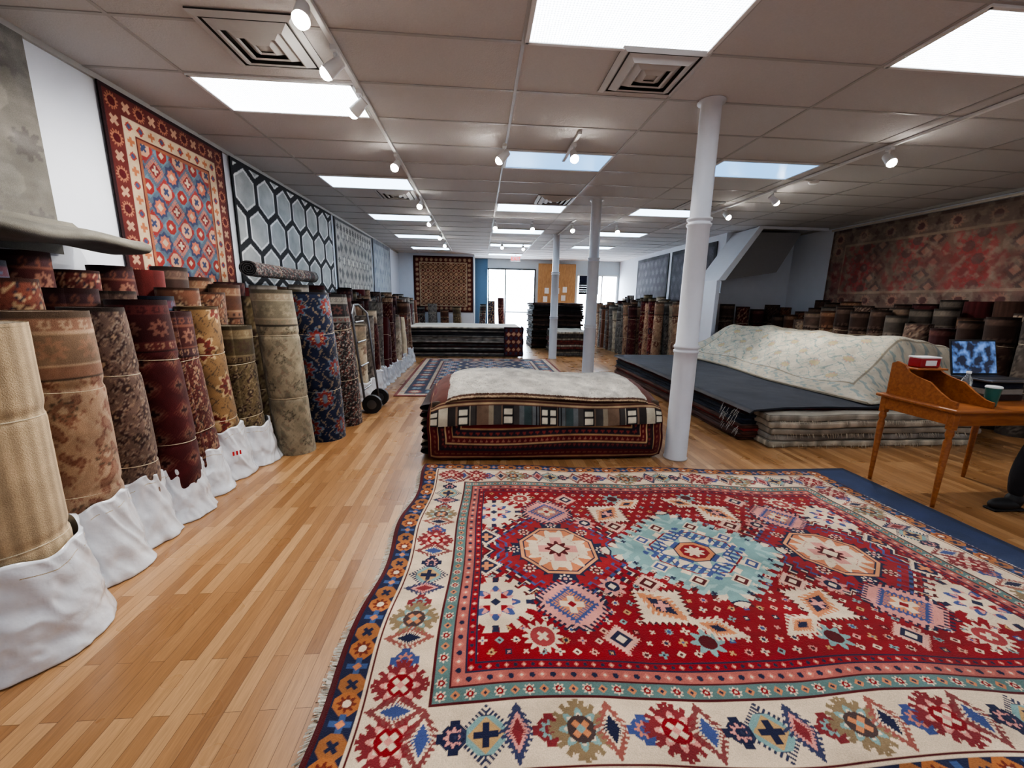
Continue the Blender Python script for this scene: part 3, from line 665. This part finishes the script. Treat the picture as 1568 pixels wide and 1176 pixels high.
def flat_rug(name,quad,z0,z1,col,img=None,X=None,Y=None,res=.03,bnd=.04):
    NL,NR,FL,FR=[np.array(p,float) for p in quad]
    if img is None:
        Wd=np.linalg.norm(NR-NL);Ht=np.linalg.norm(FL-NL)
        img,X,Y=canvas(Wd,Ht,res,col); dd=np.minimum(np.minimum(X,Wd-X),np.minimum(Y,Ht-Y)); img[dd<bnd]*=.7
        img*=(.85+.3*fbm(X,Y,.2,3))[...,None]
    u=(X/X.max())[...,None]; v=(Y/Y.max())[...,None]
    G=(NL*(1-u)+NR*u)*(1-v)+(FL*(1-u)+FR*u)*v
    zz=z1+.004*(fbm(X,Y,.5,9,2)-.5)
    P=np.dstack([G,zz]); mb=MB(); mb.grid(P,img,RUG)
    for e,c in ((P[0],img[0]),(P[-1],img[-1]),(P[:,0],img[:,0]),(P[:,-1],img[:,-1])):
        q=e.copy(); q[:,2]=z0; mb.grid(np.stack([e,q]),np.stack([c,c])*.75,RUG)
    return mb.build(name)
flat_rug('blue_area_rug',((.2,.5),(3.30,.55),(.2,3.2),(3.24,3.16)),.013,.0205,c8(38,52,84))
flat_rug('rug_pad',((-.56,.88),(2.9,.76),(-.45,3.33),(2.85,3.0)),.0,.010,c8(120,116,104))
B2=[(.9,[('ros12',.9,c8(150,80,70)),('circ',.45,CRM*.85)]),(.8,[('xx',.9,c8(120,140,150))])]
sp=[(.05,c8(110,44,40),None,0),(.08,c8(180,164,140),B2,.1),(.3,c8(34,42,66),B2,.24),(.06,c8(170,150,130),None,0),(.02,DRED,None,0)]
mt=[(.16,[('ros12',.9,c8(120,140,156)),('ros',.6,c8(150,70,60)),('circ',.3,CRM*.85)]),(.1,[('leaf',.9,c8(186,168,140))]),(.13,[('serr',.9,c8(170,150,130)),('dia',.5,c8(60,80,110))])]
img,X,Y=gen_rug(3.0,4.0,.014,c8(44,52,76),sp,mt,.3,.22,seed=13)
flat_rug('blue_persian_rug',((-1.3,6.05),(1.68,6.0),(-1.36,10.1),(1.68,10.1)),.0,.014,None,img,X,Y)

# ------------------------------------------------------------------ stacks
def layers(mb,x0,x1,y0,y1,z0,z1,n,cols,jit=.04,seed=0,top=None):
    R=random.Random(seed); t=(z1-z0)/n
    for i in range(n):
        c=cols[R.randrange(len(cols))]
        if i==n-1 and top is not None: c=top
        a=[R.uniform(-jit,jit*.4) for _ in range(4)]
        X0,X1,Y0,Y1=x0-a[0],x1+a[1],y0-a[2],y1+a[3]
        nu=60
        per=np.linspace(0,1,4*nu,endpoint=False); q=(per*4).astype(int); f=(per*4)%1
        bx=np.select([q==0,q==1,q==2,q==3],[X0+(X1-X0)*f,X1+0*f,X1-(X1-X0)*f,X0+0*f]); by=np.select([q==0,q==1,q==2,q==3],[Y0+0*f,Y0+(Y1-Y0)*f,Y1+0*f,Y1-(Y1-Y0)*f])
        cx,cy=(X0+X1)/2,(Y0+Y1)/2
        wob=.012*(vnoise(per*60,np.full_like(per,i*3.1+seed),1)-.5)*2
        sag=.35*t*(vnoise(per*40,np.full_like(per,seed+.5),2)-.5)
        rows_=[]; prof=[(.999,0),(1,.12),(1.0,.3),(1.0,.7),(1,.88),(.999,1)]
        inset=[.012,.003,0,0,.003,.012]
        dx=np.sign(bx-cx)*(ab(bx-cx)>=(X1-X0)/2-1e-6); dy=np.sign(by-cy)*(ab(by-cy)>=(Y1-Y0)/2-1e-6)
        for (kk,zz),ins in zip(prof,inset):
            rows_.append(np.stack([bx+dx*(wob-ins),by+dy*(wob-ins),z0+(i+zz*.97)*t+sag*(0 if i==0 else 1)],-1))
        C=np.array(c)*R.uniform(.8,1.1)
        P=np.array(rows_)
        Cc=np.tile(C,(6,4*nu,1)); Cc=Cc*(.75+.5*vnoise(np.tile(per*150,(6,1)),np.full((6,4*nu),i*1.7),1))[...,None]
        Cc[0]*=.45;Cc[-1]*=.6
        mb.grid(P,Cc,RUG,True)
        cen=np.zeros_like(P[0]); cen[:]=(cx,cy,0); cen[:,2]=P[-1][:,2].mean()
        mid=P[-1]*.5+cen*.5
        mb.grid(np.array([P[-1],mid,cen]),C,RUG,True)
mb=MB(); layers(mb,-1.9,1.05,10.55,12.4,0,.76,17,[c8(44,42,44),c8(70,68,70),c8(120,114,108),c8(60,36,34),c8(140,134,126),c8(34,32,36)],.05,3,top=c8(200,192,178))
img,X,Y=gen_rug(.5,.78,.02,c8(90,40,40),[(.03,c8(40,34,40),None,0)],[(.06,[('dia',1,c8(190,150,120))]),(.05,[('ros',1,c8(60,60,80))])],.13,.1)
P=np.dstack([.62+X,10.49+.015*np.sin(X*20),.01+Y*.98]); mb.grid(P,img,RUG)
P=np.dstack([1.125+.01*np.sin(Y*20),10.49+X*1.6,.01+Y*.98]); mb.grid(P,img,RUG)
mb.build('rug_stack')
mb=MB(); layers(mb,2.02,2.95,10.75,12.3,0,.66,11,[c8(150,140,124),c8(100,50,44),c8(80,74,70),c8(170,164,150)],.04,5,top=c8(190,184,170)); 
layers(mb,1.6,3.2,12.5,14.0,0,1.4,20,[c8(50,38,34),c8(70,52,44),c8(40,34,34)],.06,6)
mb.build('rug_stack')
mb=MB()
layers(mb,2.78,5.6,3.95,8.1,0,.36,10,[c8(120,40,38),c8(150,140,124),c8(60,60,74),c8(96,60,50),c8(70,34,34),c8(170,160,146),c8(40,46,62)],.04,9)
layers(mb,2.95,5.3,3.72,5.0,0.0,.345,5,[c8(170,162,144),c8(138,134,126),c8(160,150,134),c8(108,100,94)],.03,10,top=c8(184,176,160))
layers(mb,5.12,5.85,4.65,7.8,.38,.84,8,[c8(150,140,124),c8(120,50,44),c8(70,66,70),c8(104,84,70)],.03,14)
Xg,Yg=np.meshgrid(np.linspace(2.74,5.35,100),np.linspace(3.90,8.1,140))
Yg=Yg-.12*np.clip((Xg-3.2)/-.46,0,1)*(1-(Yg-3.9)/4.2)
z=.392+.02*(fbm(Xg,Yg,.5,2,3)-.5)-.03*np.exp(-((Xg-2.74)/.03)**2)
C=np.zeros(Xg.shape+(3,)); C[:]=c8(50,54,64); C[(Xg-2.74)<.05]=c8(76,72,72); C*=(.85+.3*fbm(Xg,Yg,.2,6))[...,None]
mb.grid(np.dstack([Xg,Yg,z]),C,RUG)
e0=np.dstack([Xg,Yg,z])[0]; q=e0.copy(); q[:,2]-=.02; mb.grid(np.stack([e0,q]),c8(40,42,50),RUG)
for i in range(260):
    x=rng.uniform(2.95,5.25); zt=[.05,.16,.3][i%3]; L=rng.uniform(.03,.05)
    mb.cyl((x,3.70,zt),(x+rng.uniform(-.01,.01),3.68,zt-L),.0018,.001,RUG,c8(190,180,160),5,False)
for i in range(40):
    y=rng.uniform(3.95,4.3); zt=rng.uniform(.1,.36); mb.cyl((2.765,y,zt),(2.735,y,zt-.06),.0025,.001,RUG,c8(215,212,205),5,False)
mb.build('rug_stack')
prof=np.array([(4.12,.425),(4.2,.46),(4.42,.58),(4.72,.78),(4.98,.97),(5.2,1.03),(5.6,1.03),(5.9,.96),(6.0,.85)])
tt=np.linspace(0,1,220); al=np.concatenate([[0],np.cumsum(np.linalg.norm(np.diff(prof,axis=0),axis=1))]); al/=al[-1]
px=np.interp(tt,al,prof[:,0]); pz=np.interp(tt,al,prof[:,1])
k=np.ones(17)/17; pz=np.concatenate([pz[:8],np.convolve(pz,k,'valid'),pz[-8:]])
NS=380
S_,T_=np.meshgrid(np.linspace(0,1,NS),tt,indexing='ij')
PX=np.tile(px,(NS,1)); PZ=np.tile(pz,(NS,1))
PY=4.02+.42*np.clip((PX-4.2)/1.0,0,1)*(1-S_)+S_*3.96
fold=.016*np.sin(PY*5+PX*4)+.06*(fbm(PX,PY,.6,71,3)-.5)+.028*np.maximum(np.sin((PX*1.6-PY)*5.5),-.3)*np.clip(T_*4,0,1)
lift=np.clip(T_*8,0,1)
PXn=PX+.07*np.sin(PY*2.1)*(1-T_); PZn=PZ+fold*lift*.9
fs=np.clip(1-S_/.08,0,1)
PZn=PZn-(PZn-.43)*fs**1.8*.96
PYn=PY-.08*fs
PZn=np.maximum(PZn,.425)
U=T_*2.4; V=S_*4.2
ci,cX,cY=canvas(2.4,4.2,.02,c8(212,204,184))
C=np.zeros(PX.shape+(3,)); C[:]=c8(212,204,184)
row=np.floor(V/.42)
u_=((U/.42+.5*(row%2))%1*2-1); v_=(V/.42)%1*2-1
f=arab(U,V,.42,1); g=arab(U+.2,V,.26,2)
C[ab(f)<.07]=c8(150,164,156); C[g>.72]=c8(180,188,172)
mm=SH['ros'](u_*1.1,v_*1.1); C[mm<.52]=c8(164,176,168); C[mm<.40]=c8(206,158,138); C[mm<.24]=c8(222,206,170); C[mm<.1]=c8(150,96,84)
C[SH['leaf'](((u_+1)%2-1)*1.3,v_*1.3)<.5]=c8(196,182,140)
dd=np.minimum(U,np.minimum(V,4.2-V)); bb=dd<.26
C[bb]=c8(200,192,172); C[bb&(arab(U,V,.2,4)>.35)]=c8(156,166,160); C[(dd<.28)&(dd>.255)]=c8(150,140,122); C[(dd<.03)]=c8(180,168,148)
C*=(.88+.2*fbm(U,V,.15,5))[...,None]; C=np.clip(C,0,1)
mb=MB(); PP=np.dstack([PXn,PYn,PZn]); mb.grid(PP,C,RUG)
e=PP[0]; q=e.copy(); q[:,2]=.405; mb.grid(np.stack([e,q]),c8(160,150,130),RUG)
e2=PP[:,0]; q=e2.copy(); q[:,2]=.405; mb.grid(np.stack([e2,q]),c8(160,150,130),RUG)
for i in range(0,160,1):
    p=e[i]; mb.cyl(p,(p[0]+rng.uniform(-.01,.01),p[1]-.04,p[2]-.015),.0022,.001,RUG,c8(215,208,190),5,False)
mb.build('cream_floral_rug')

pr=np.array([(3.50,.02),(3.465,.12),(3.47,.28),(3.49,.40),(3.53,.50),(3.60,.565),(3.80,.62),(4.15,.655),(4.45,.63),(4.60,.55),(4.64,.3),(4.64,.02)])
seg=np.linalg.norm(np.diff(pr,axis=0),axis=1); al=np.concatenate([[0],np.cumsum(seg)]); LT=al[-1]
def sheet(mb,a0,a1,x0,x1,off,colf,fuzz=0,n=170,m=340,sd=0):
    a=np.linspace(a0,a1,n); yy=np.interp(a,al,pr[:,0]); zz=np.interp(a,al,pr[:,1])
    k=np.ones(11)/11
    yy=np.concatenate([yy[:5],np.convolve(yy,k,'valid'),yy[-5:]]); zz=np.concatenate([zz[:5],np.convolve(zz,k,'valid'),zz[-5:]])
    ty=np.gradient(yy); tz=np.gradient(zz); l=np.hypot(ty,tz); ny=-tz/l; nz=ty/l
    xs_=np.linspace(x0,x1,m); A,Xx=np.meshgrid(a,xs_,indexing='ij')
    o=off+.02*(fbm(Xx,A,.45,sd,3)-.5)
    ed=np.minimum(Xx-x0,x1-Xx); rnd=.05*np.exp(-(ed/.05)**2)
    top=np.clip((zz[:,None]-.4)/.15,0,1)
    Yv=yy[:,None]+ny[:,None]*(o-rnd*.5); Zv=zz[:,None]+nz[:,None]*(o-rnd*.6)+ .025*np.sin(Xx*3.1+1)*top-.04*np.clip(1-ed/.25,0,1)**2*top-.012*np.sin(Xx*4+sd)*(1-top)*np.clip(A*8,0,1)
    Zv=np.maximum(Zv,.012)
    Xv=Xx+.012*(vnoise(A*10,A*0+sd,1)-.5)
    C=colf(A-a0,Xx-x0,x1-x0,a1-a0)
    P=np.dstack([Xv,Yv,Zv])
    if fuzz: P=P+rng.normal(0,fuzz,P.shape)
    mb.grid(P,np.clip(C*(.82+.3*fbm(Xx,A,.08,sd+3))[...,None],0,1),RUG)
    e=P[0]; q=e.copy(); q[:,1]+=.02; q[:,2]-=.004; mb.grid(np.stack([q,e]),C[0]*.5,RUG)
def redc(A,Xx,W,L):
    C=np.zeros(A.shape+(3,)); C[:]=c8(104,30,32)
    d=np.minimum(A,np.minimum(Xx,W-Xx))
    for lo,hi,c in ((0,.02,c8(70,18,22)),(.02,.032,c8(186,150,106)),(.032,.09,c8(88,24,28)),(.09,.1,c8(190,160,116)),(.1,.115,c8(40,34,44)),(.115,.16,c8(54,32,36)),(.16,.17,c8(195,166,122)),(.17,.22,c8(96,28,32)),(.22,.23,c8(186,150,106)),(.23,.30,c8(44,34,44)),(.3,.31,c8(186,150,106))):
        C[(d>=lo)&(d<hi)]=c
    w=np.where(A<=np.minimum(Xx,W-Xx),Xx,A)
    for lo,hi,c,p in ((.05,.08,c8(120,70,52),.05),(.12,.155,c8(120,52,48),.045),(.18,.21,c8(156,104,84),.05),(.245,.285,c8(136,56,50),.06)):
        u=(w/p)%1*2-1; v=(d-(lo+hi)/2)/((hi-lo)/2); mm=(d>lo)&(d<hi)&(SH['dia'](u,v)<.75); C[mm]=c
    return C
R4=random.Random(11); st=[]; x=0
pal4=[c8(70,66,62),c8(190,180,158),c8(102,106,106),c8(120,98,80),c8(54,48,46),c8(146,134,114),c8(64,78,78),c8(36,34,36)]
while x<1.2:
    w=R4.choice([.01,.015,.03,.04,.07,.012]); st.append((x,x+w,R4.choice(pal4))); x+=w
def kil(A,Xx,W,L):
    C=np.zeros(A.shape+(3,)); C[:]=c8(60,54,50); xx=ab(Xx-W/2)
    for a,b,c in st: C[(xx>=a)&(xx<b)]=c
    for a,b in ((0,.075),(.32,.42),(.72,.82),(.99,1.1)):
        C[(xx>=a)&(xx<b)]=c8(38,36,38); C[(xx>=a+.012)&(xx<b-.012)&(A<.135)&(A>.01)]=c8(212,204,182)
        C[(xx>=a+.012)&(xx<b-.012)&(A<.085)&(A>.07)]=c8(40,36,36)
    C[(A>.16)]=c8(92,52,44); C[(A>.17)&(A<.182)]=c8(176,150,114); C[(A>.2)&(A<.21)]=c8(166,138,104)
    return C
def crm(A,Xx,W,L):
    C=np.zeros(A.shape+(3,)); C[:]=c8(206,200,188)
    d=np.minimum(A,np.minimum(Xx,W-Xx)); C[d<.045]=c8(84,58,46); C[(d>.012)&(d<.022)]=c8(180,156,124)
    f=fbm(Xx,A,.1,8,4)[...,None]; C=C*(.85+.3*f)
    return C
mb=MB()
layers(mb,-.42,1.66,3.56,4.55,0,.54,9,[c8(46,36,36),c8(70,58,52),c8(34,32,36),c8(90,76,64)],.02,22)
sheet(mb,.0,LT,-.47,1.70,.0,redc,sd=1)
sheet(mb,.33,LT-.3,-.44,1.68,.022,kil,sd=4)
sheet(mb,.54,LT-.5,-.34,1.60,.05,crm,fuzz=.0025,sd=7)
for i in range(7):
    z=.07+i*.068
    t=np.linspace(-math.pi/2,math.pi/2,10)
    yv=np.linspace(3.56,4.5,24); T2,Y2=np.meshgrid(t,yv,indexing='ij')
    P=np.dstack([-.45-.075*np.cos(T2)*(1+.3*vnoise(Y2*3,Y2*0+i,1)),Y2,z+.032*np.sin(T2)+.012*vnoise(Y2*4,Y2*0+i,1)])
    mb.grid(P,[c8(46,36,36),c8(120,108,90),c8(80,30,32)][i%3],RUG)
mb.build('kilim_stack')

# ------------------------------------------------------------------ hand truck
mb=MB(); hx,hy=-1.42,5.33
for s in (-.16,.16):
    mb.tube([(hx+s*.3,hy+s,.12),(hx+s*.3-.05,hy+s,.7),(hx+s*.3-.1,hy+s,1.25),(hx-.14,hy+s*.6,1.36)],.014,METAL)
    c=(hx+.05,hy+s*1.25,.12)
    mb.cyl((c[0],c[1]-.028,c[2]),(c[0],c[1]+.028,c[2]),.12,.12,BLACKP,seg=30); mb.cyl((c[0],c[1]-.033,c[2]),(c[0],c[1]+.033,c[2]),.06,.06,METAL,seg=20)
mb.cyl((hx+.05,hy-.22,.12),(hx+.05,hy+.22,.12),.01,.01,METAL)
for z in (.3,.6,.9,1.15): mb.cyl((hx-.03-.07*z,hy-.17,z),(hx-.03-.07*z,hy+.17,z),.011,.011,METAL)
mb.cyl((hx-.14,hy-.1,1.36),(hx-.14,hy+.1,1.36),.014,.014,BLACKP); mb.box((hx+.0,hy,.02),(.2,.36,.012),METAL)
mb.build('hand_truck')

# ------------------------------------------------------------------ desk
mb=MB(); x0,x1,y0,y1=3.30,4.24,2.47,3.02
mb.box(((x0+x1)/2,(y0+y1)/2,.735),(x1-x0+.04,y1-y0+.04,.025),DESK,bev=.008)
mb.box(((x0+x1)/2,y0+.02,.675),(x1-x0-.06,.02,.095),DESK); mb.box(((x0+x1)/2,y1-.02,.675),(x1-x0-.06,.02,.095),DESK)
mb.box((x0+.02,(y0+y1)/2,.675),(.02,y1-y0-.06,.095),DESK); mb.box((x1-.02,(y0+y1)/2,.675),(.02,y1-y0-.06,.095),DESK)
for lx in (x0+.03,x1-.03):
    for ly in (y0+.03,y1-.03):
        mb.box((lx,ly,.66),(.046,.046,.13),DESK)
        mb.lathe((lx,ly,0),[(0,0),(.013,0),(.015,.05),(.024,.5),(.017,.53),(.026,.56),(.02,.595)],DESK,seg=16)
def gal(x):
    poly=[(2.50,.748),(3.0,.748),(3.0,1.0),(2.96,1.02),(2.90,1.0),(2.86,.95),(2.80,.925),(2.70,.90),(2.62,.84),(2.55,.80),(2.50,.79)]
    mb.prism(poly,'x',x-.009,x+.009,DESK)
gal(x0+.04); gal(x0+.32)
mb.box((x0+.18,2.99,.86),(.30,.016,.22),DESK); mb.box((x0+.18,2.90,.975),(.26,.17,.014),DESK)
mb.build('writing_desk')
mb=MB()
for i,c in enumerate((c8(60,40,36),c8(150,146,138),c8(40,48,66))):
    mb.box((4.02,2.86,.749+.02+i*.047),(.34-.02*i,.25,.042),RUG,c,bev=.004)
mb.build('book_pile')
mb=MB()
m_,nt,b=NM('screen_glass'); tc=nt.nodes.new('ShaderNodeTexCoord'); nz=nt.nodes.new('ShaderNodeTexNoise'); nz.inputs['Scale'].default_value=14; nt.links.new(tc.outputs['Object'],nz.inputs['Vector'])
cr=nt.nodes.new('ShaderNodeValToRGB'); cr.color_ramp.elements[0].position=.42; cr.color_ramp.elements[0].color=(.004,.006,.02,1); cr.color_ramp.elements[1].position=.66; cr.color_ramp.elements[1].color=(.12,.25,.6,1)
nt.links.new(nz.outputs['Fac'],cr.inputs[0]); nt.links.new(cr.outputs[0],b.inputs['Emission Color']); b.inputs['Emission Strength'].default_value=1.2; b.inputs['Base Color'].default_value=(.01,.01,.015,1); b.inputs['Roughness'].default_value=.12
SCR=nosample(m_)
lz=.895; R3=Matrix.Rotation(math.radians(-14),3,'X')
mb.box((4.04,2.83,lz+.008),(.42,.28,.014),METAL); mb.box((4.04,2.84,lz+.016),(.36,.16,.004),BLACKP,bev=0)
mb.box((4.04,3.0,lz+.155),(.42,.008,.29),BLACKP,rot=R3); mb.box((4.04,2.994,lz+.156),(.39,.004,.26),SCR,rot=R3,bev=0)
mb.build('laptop')
mb=MB(); CUP=plain('teal_cup',(40,104,96),.35); mb.lathe((3.70,2.58,.748),[(0,0),(.03,0),(.033,.01),(.042,.13),(.044,.135),(.04,.135),(.03,.01),(0,.01)],CUP); mb.lathe((3.70,2.58,.883),[(.045,0),(.045,.008),(.04,.014),(0,.014)],WHITEP); mb.build('coffee_cup')
mb=MB(); m,nt,b=NM('clear_plastic'); b.inputs['Base Color'].default_value=(.8,.88,.92,1); b.inputs['Transmission Weight'].default_value=.85; b.inputs['Roughness'].default_value=.08
mb.lathe((3.74,2.78,.748),[(0,0),(.03,0),(.032,.02),(.03,.08),(.032,.13),(.03,.16),(.013,.19),(.013,.205)],m); mb.lathe((3.74,2.78,.953),[(.015,0),(.015,.018),(0,.018)],WHITEP); mb.build('water_bottle')
mb=MB(); RB=plain('red_tin',(150,30,34),.4); mb.box((3.49,2.9,1.02),(.17,.1,.075),RB,bev=.01); mb.box((3.49,2.9,1.061),(.174,.104,.012),WHITEP); mb.box((3.49,2.848,1.02),(.09,.004,.04),WHITEP,bev=0); mb.build('gift_tin')

# ------------------------------------------------------------------ chair + seated person
mb=MB(); cx,cy=4.45,2.2
mb.box((cx,cy,.42),(.44,.44,.035),DESK,bev=.015)
for sx in (-1,1):
    for sy in (-1,1): mb.cyl((cx+sx*.19,cy+sy*.19,0),(cx+sx*.18,cy+sy*.18,.41),.016,.02,DESK)
for sy in (-1,1): mb.cyl((cx+.2,cy+sy*.19,.42),(cx+.26,cy+sy*.19,.92),.018,.015,DESK)
for z in (.62,.74,.86): mb.box((cx+.25,cy,z),(.018,.37,.05),DESK)
mb.build('wooden_chair')
pe=bpy.data.objects.new('seated_person',None); sc.collection.objects.link(pe)
def skin(name,verts,edges,mat,lv=2,root=0):
    me=bpy.data.meshes.new(name); me.from_pydata([v[:3] for v in verts],edges,[]); ob=bpy.data.objects.new(name,me); sc.collection.objects.link(ob)
    md=ob.modifiers.new('s','SKIN'); 
    for i,v in enumerate(verts):
        r=v[3]; me.skin_vertices[0].data[i].radius=(r,r)
        me.skin_vertices[0].data[i].use_root=(i==root)
    md.use_smooth_shade=True; sb=ob.modifiers.new('b','SUBSURF'); sb.levels=lv; sb.render_levels=lv
    me.materials.append(mat); ob.parent=pe; return ob
CL=plain('dark_clothing',(26,26,32),.85,scale=60,var=.15,bump=.3); SKN=plain('skin',(196,148,122),.5,var=.04); HAIR=plain('hair',(40,28,22),.6,bump=.5,scale=120)
V=[(4.42,2.2,.58,.14),(4.40,2.2,.75,.135),(4.37,2.2,.95,.15),(4.35,2.2,1.08,.12),(4.34,2.2,1.16,.055),
 (4.34,2.39,1.06,.065),(4.28,2.45,.82,.05),(4.05,2.42,.80,.038),
 (4.34,2.01,1.06,.065),(4.28,1.96,.82,.05),(4.07,2.02,.66,.038),
 (4.36,2.31,.55,.10),(3.93,2.40,.55,.08),(3.88,2.43,.28,.062),(3.90,2.44,.10,.045),
 (4.36,2.09,.55,.10),(3.95,2.08,.55,.08),(3.91,2.06,.28,.062),(3.92,2.05,.10,.045)]
E=[(0,1),(1,2),(2,3),(3,4),(3,5),(5,6),(6,7),(3,8),(8,9),(9,10),(0,11),(11,12),(12,13),(13,14),(0,15),(15,16),(16,17),(17,18)]
skin('clothed_body',V,E,CL)
mb=MB()
for y in (2.44,2.05):
    mb.sph((3.83,y,.045),1,BLACKP,seg=20,sc=(.13,.048,.044)); mb.sph((3.90,y,.075),1,BLACKP,seg=16,sc=(.06,.045,.06)); mb.box((3.835,y,.01),(.25,.08,.018),BLACKP,bev=.008)
mb.build('shoes',parent=pe)
mb=MB(); hc=(4.31,2.2,1.31)
mb.cyl((4.335,2.2,1.14),(4.32,2.2,1.26),.05,.045,SKN); mb.sph(hc,1,SKN,seg=28,sc=(.095,.075,.12)); mb.sph((4.33,2.2,1.345),1,HAIR,seg=24,sc=(.1,.085,.105))
mb.sph((4.215,2.2,1.30),1,SKN,seg=10,sc=(.018,.012,.022)); mb.sph((4.222,2.2,1.26),1,plain('lips',(160,90,84),.5),seg=10,sc=(.01,.022,.007))
for s in (-1,1):
    mb.sph((4.226,2.2+s*.03,1.325),.011,WHITEP,seg=10); mb.sph((4.216,2.2+s*.03,1.325),.005,BLACKP,seg=8); mb.sph((4.32,2.2+s*.076,1.31),1,SKN,seg=10,sc=(.018,.01,.03))
mb.build('head',parent=pe)
def hand(o,d,up,name):
    o=Vector(o);d=Vector(d).normalized();up=Vector(up).normalized();sd=d.cross(up)
    V=[(*o,.024),(*(o+d*.05),.03),(*(o+d*.085),.03)];E=[(0,1),(1,2)]
    skin(name+'_palm',V,E,SKN,2)
    for i,(off,L) in enumerate(((-.03,.065),(-.01,.075),(.011,.07),(.03,.055))):
        b=o+d*.08+sd*off; m1=b+d*L*.45-up*.008; m2=b+d*L*.8-up*.03; skin(name+'_finger_%d'%(i+1),[(*b,.0095),(*m1,.009),(*m2,.0075)],[(0,1),(1,2)],SKN,2)
    b=o+d*.03+sd*.025; skin(name+'_thumb',[(*b,.012),(*(b+sd*.03+d*.025),.01),(*(b+sd*.035+d*.055-up*.01),.008)],[(0,1),(1,2)],SKN,2)
hand((4.05,2.42,.80),(-1,.2,-.1),(0,0,1),'left_hand'); hand((4.07,2.02,.66),(-1,.1,-.2),(0,0,1),'right_hand')

# ------------------------------------------------------------------ world, camera
w=bpy.data.worlds.new('World'); sc.world=w; w.use_nodes=True
bg=w.node_tree.nodes['Background']; bg.inputs[0].default_value=(.74,.86,1,1); bg.inputs[1].default_value=34.0
cam=bpy.data.cameras.new('camera'); co=bpy.data.objects.new('camera',cam); sc.collection.objects.link(co)
cam.sensor_width=36; cam.lens=620/1568*36; cam.clip_start=.05
th=math.radians(11.6); ps=math.radians(4.62); phi=.017
F=Vector((math.sin(ps)*math.cos(th),math.cos(ps)*math.cos(th),-math.sin(th))); R=Vector((math.cos(ps),-math.sin(ps),0)); U=R.cross(F)
R2=R*math.cos(phi)+U*math.sin(phi); U2=U*math.cos(phi)-R*math.sin(phi)
M=Matrix((R2,U2,-F)).transposed().to_4x4(); M.translation=Vector((0,0,1.44)); co.matrix_world=M
sc.camera=co
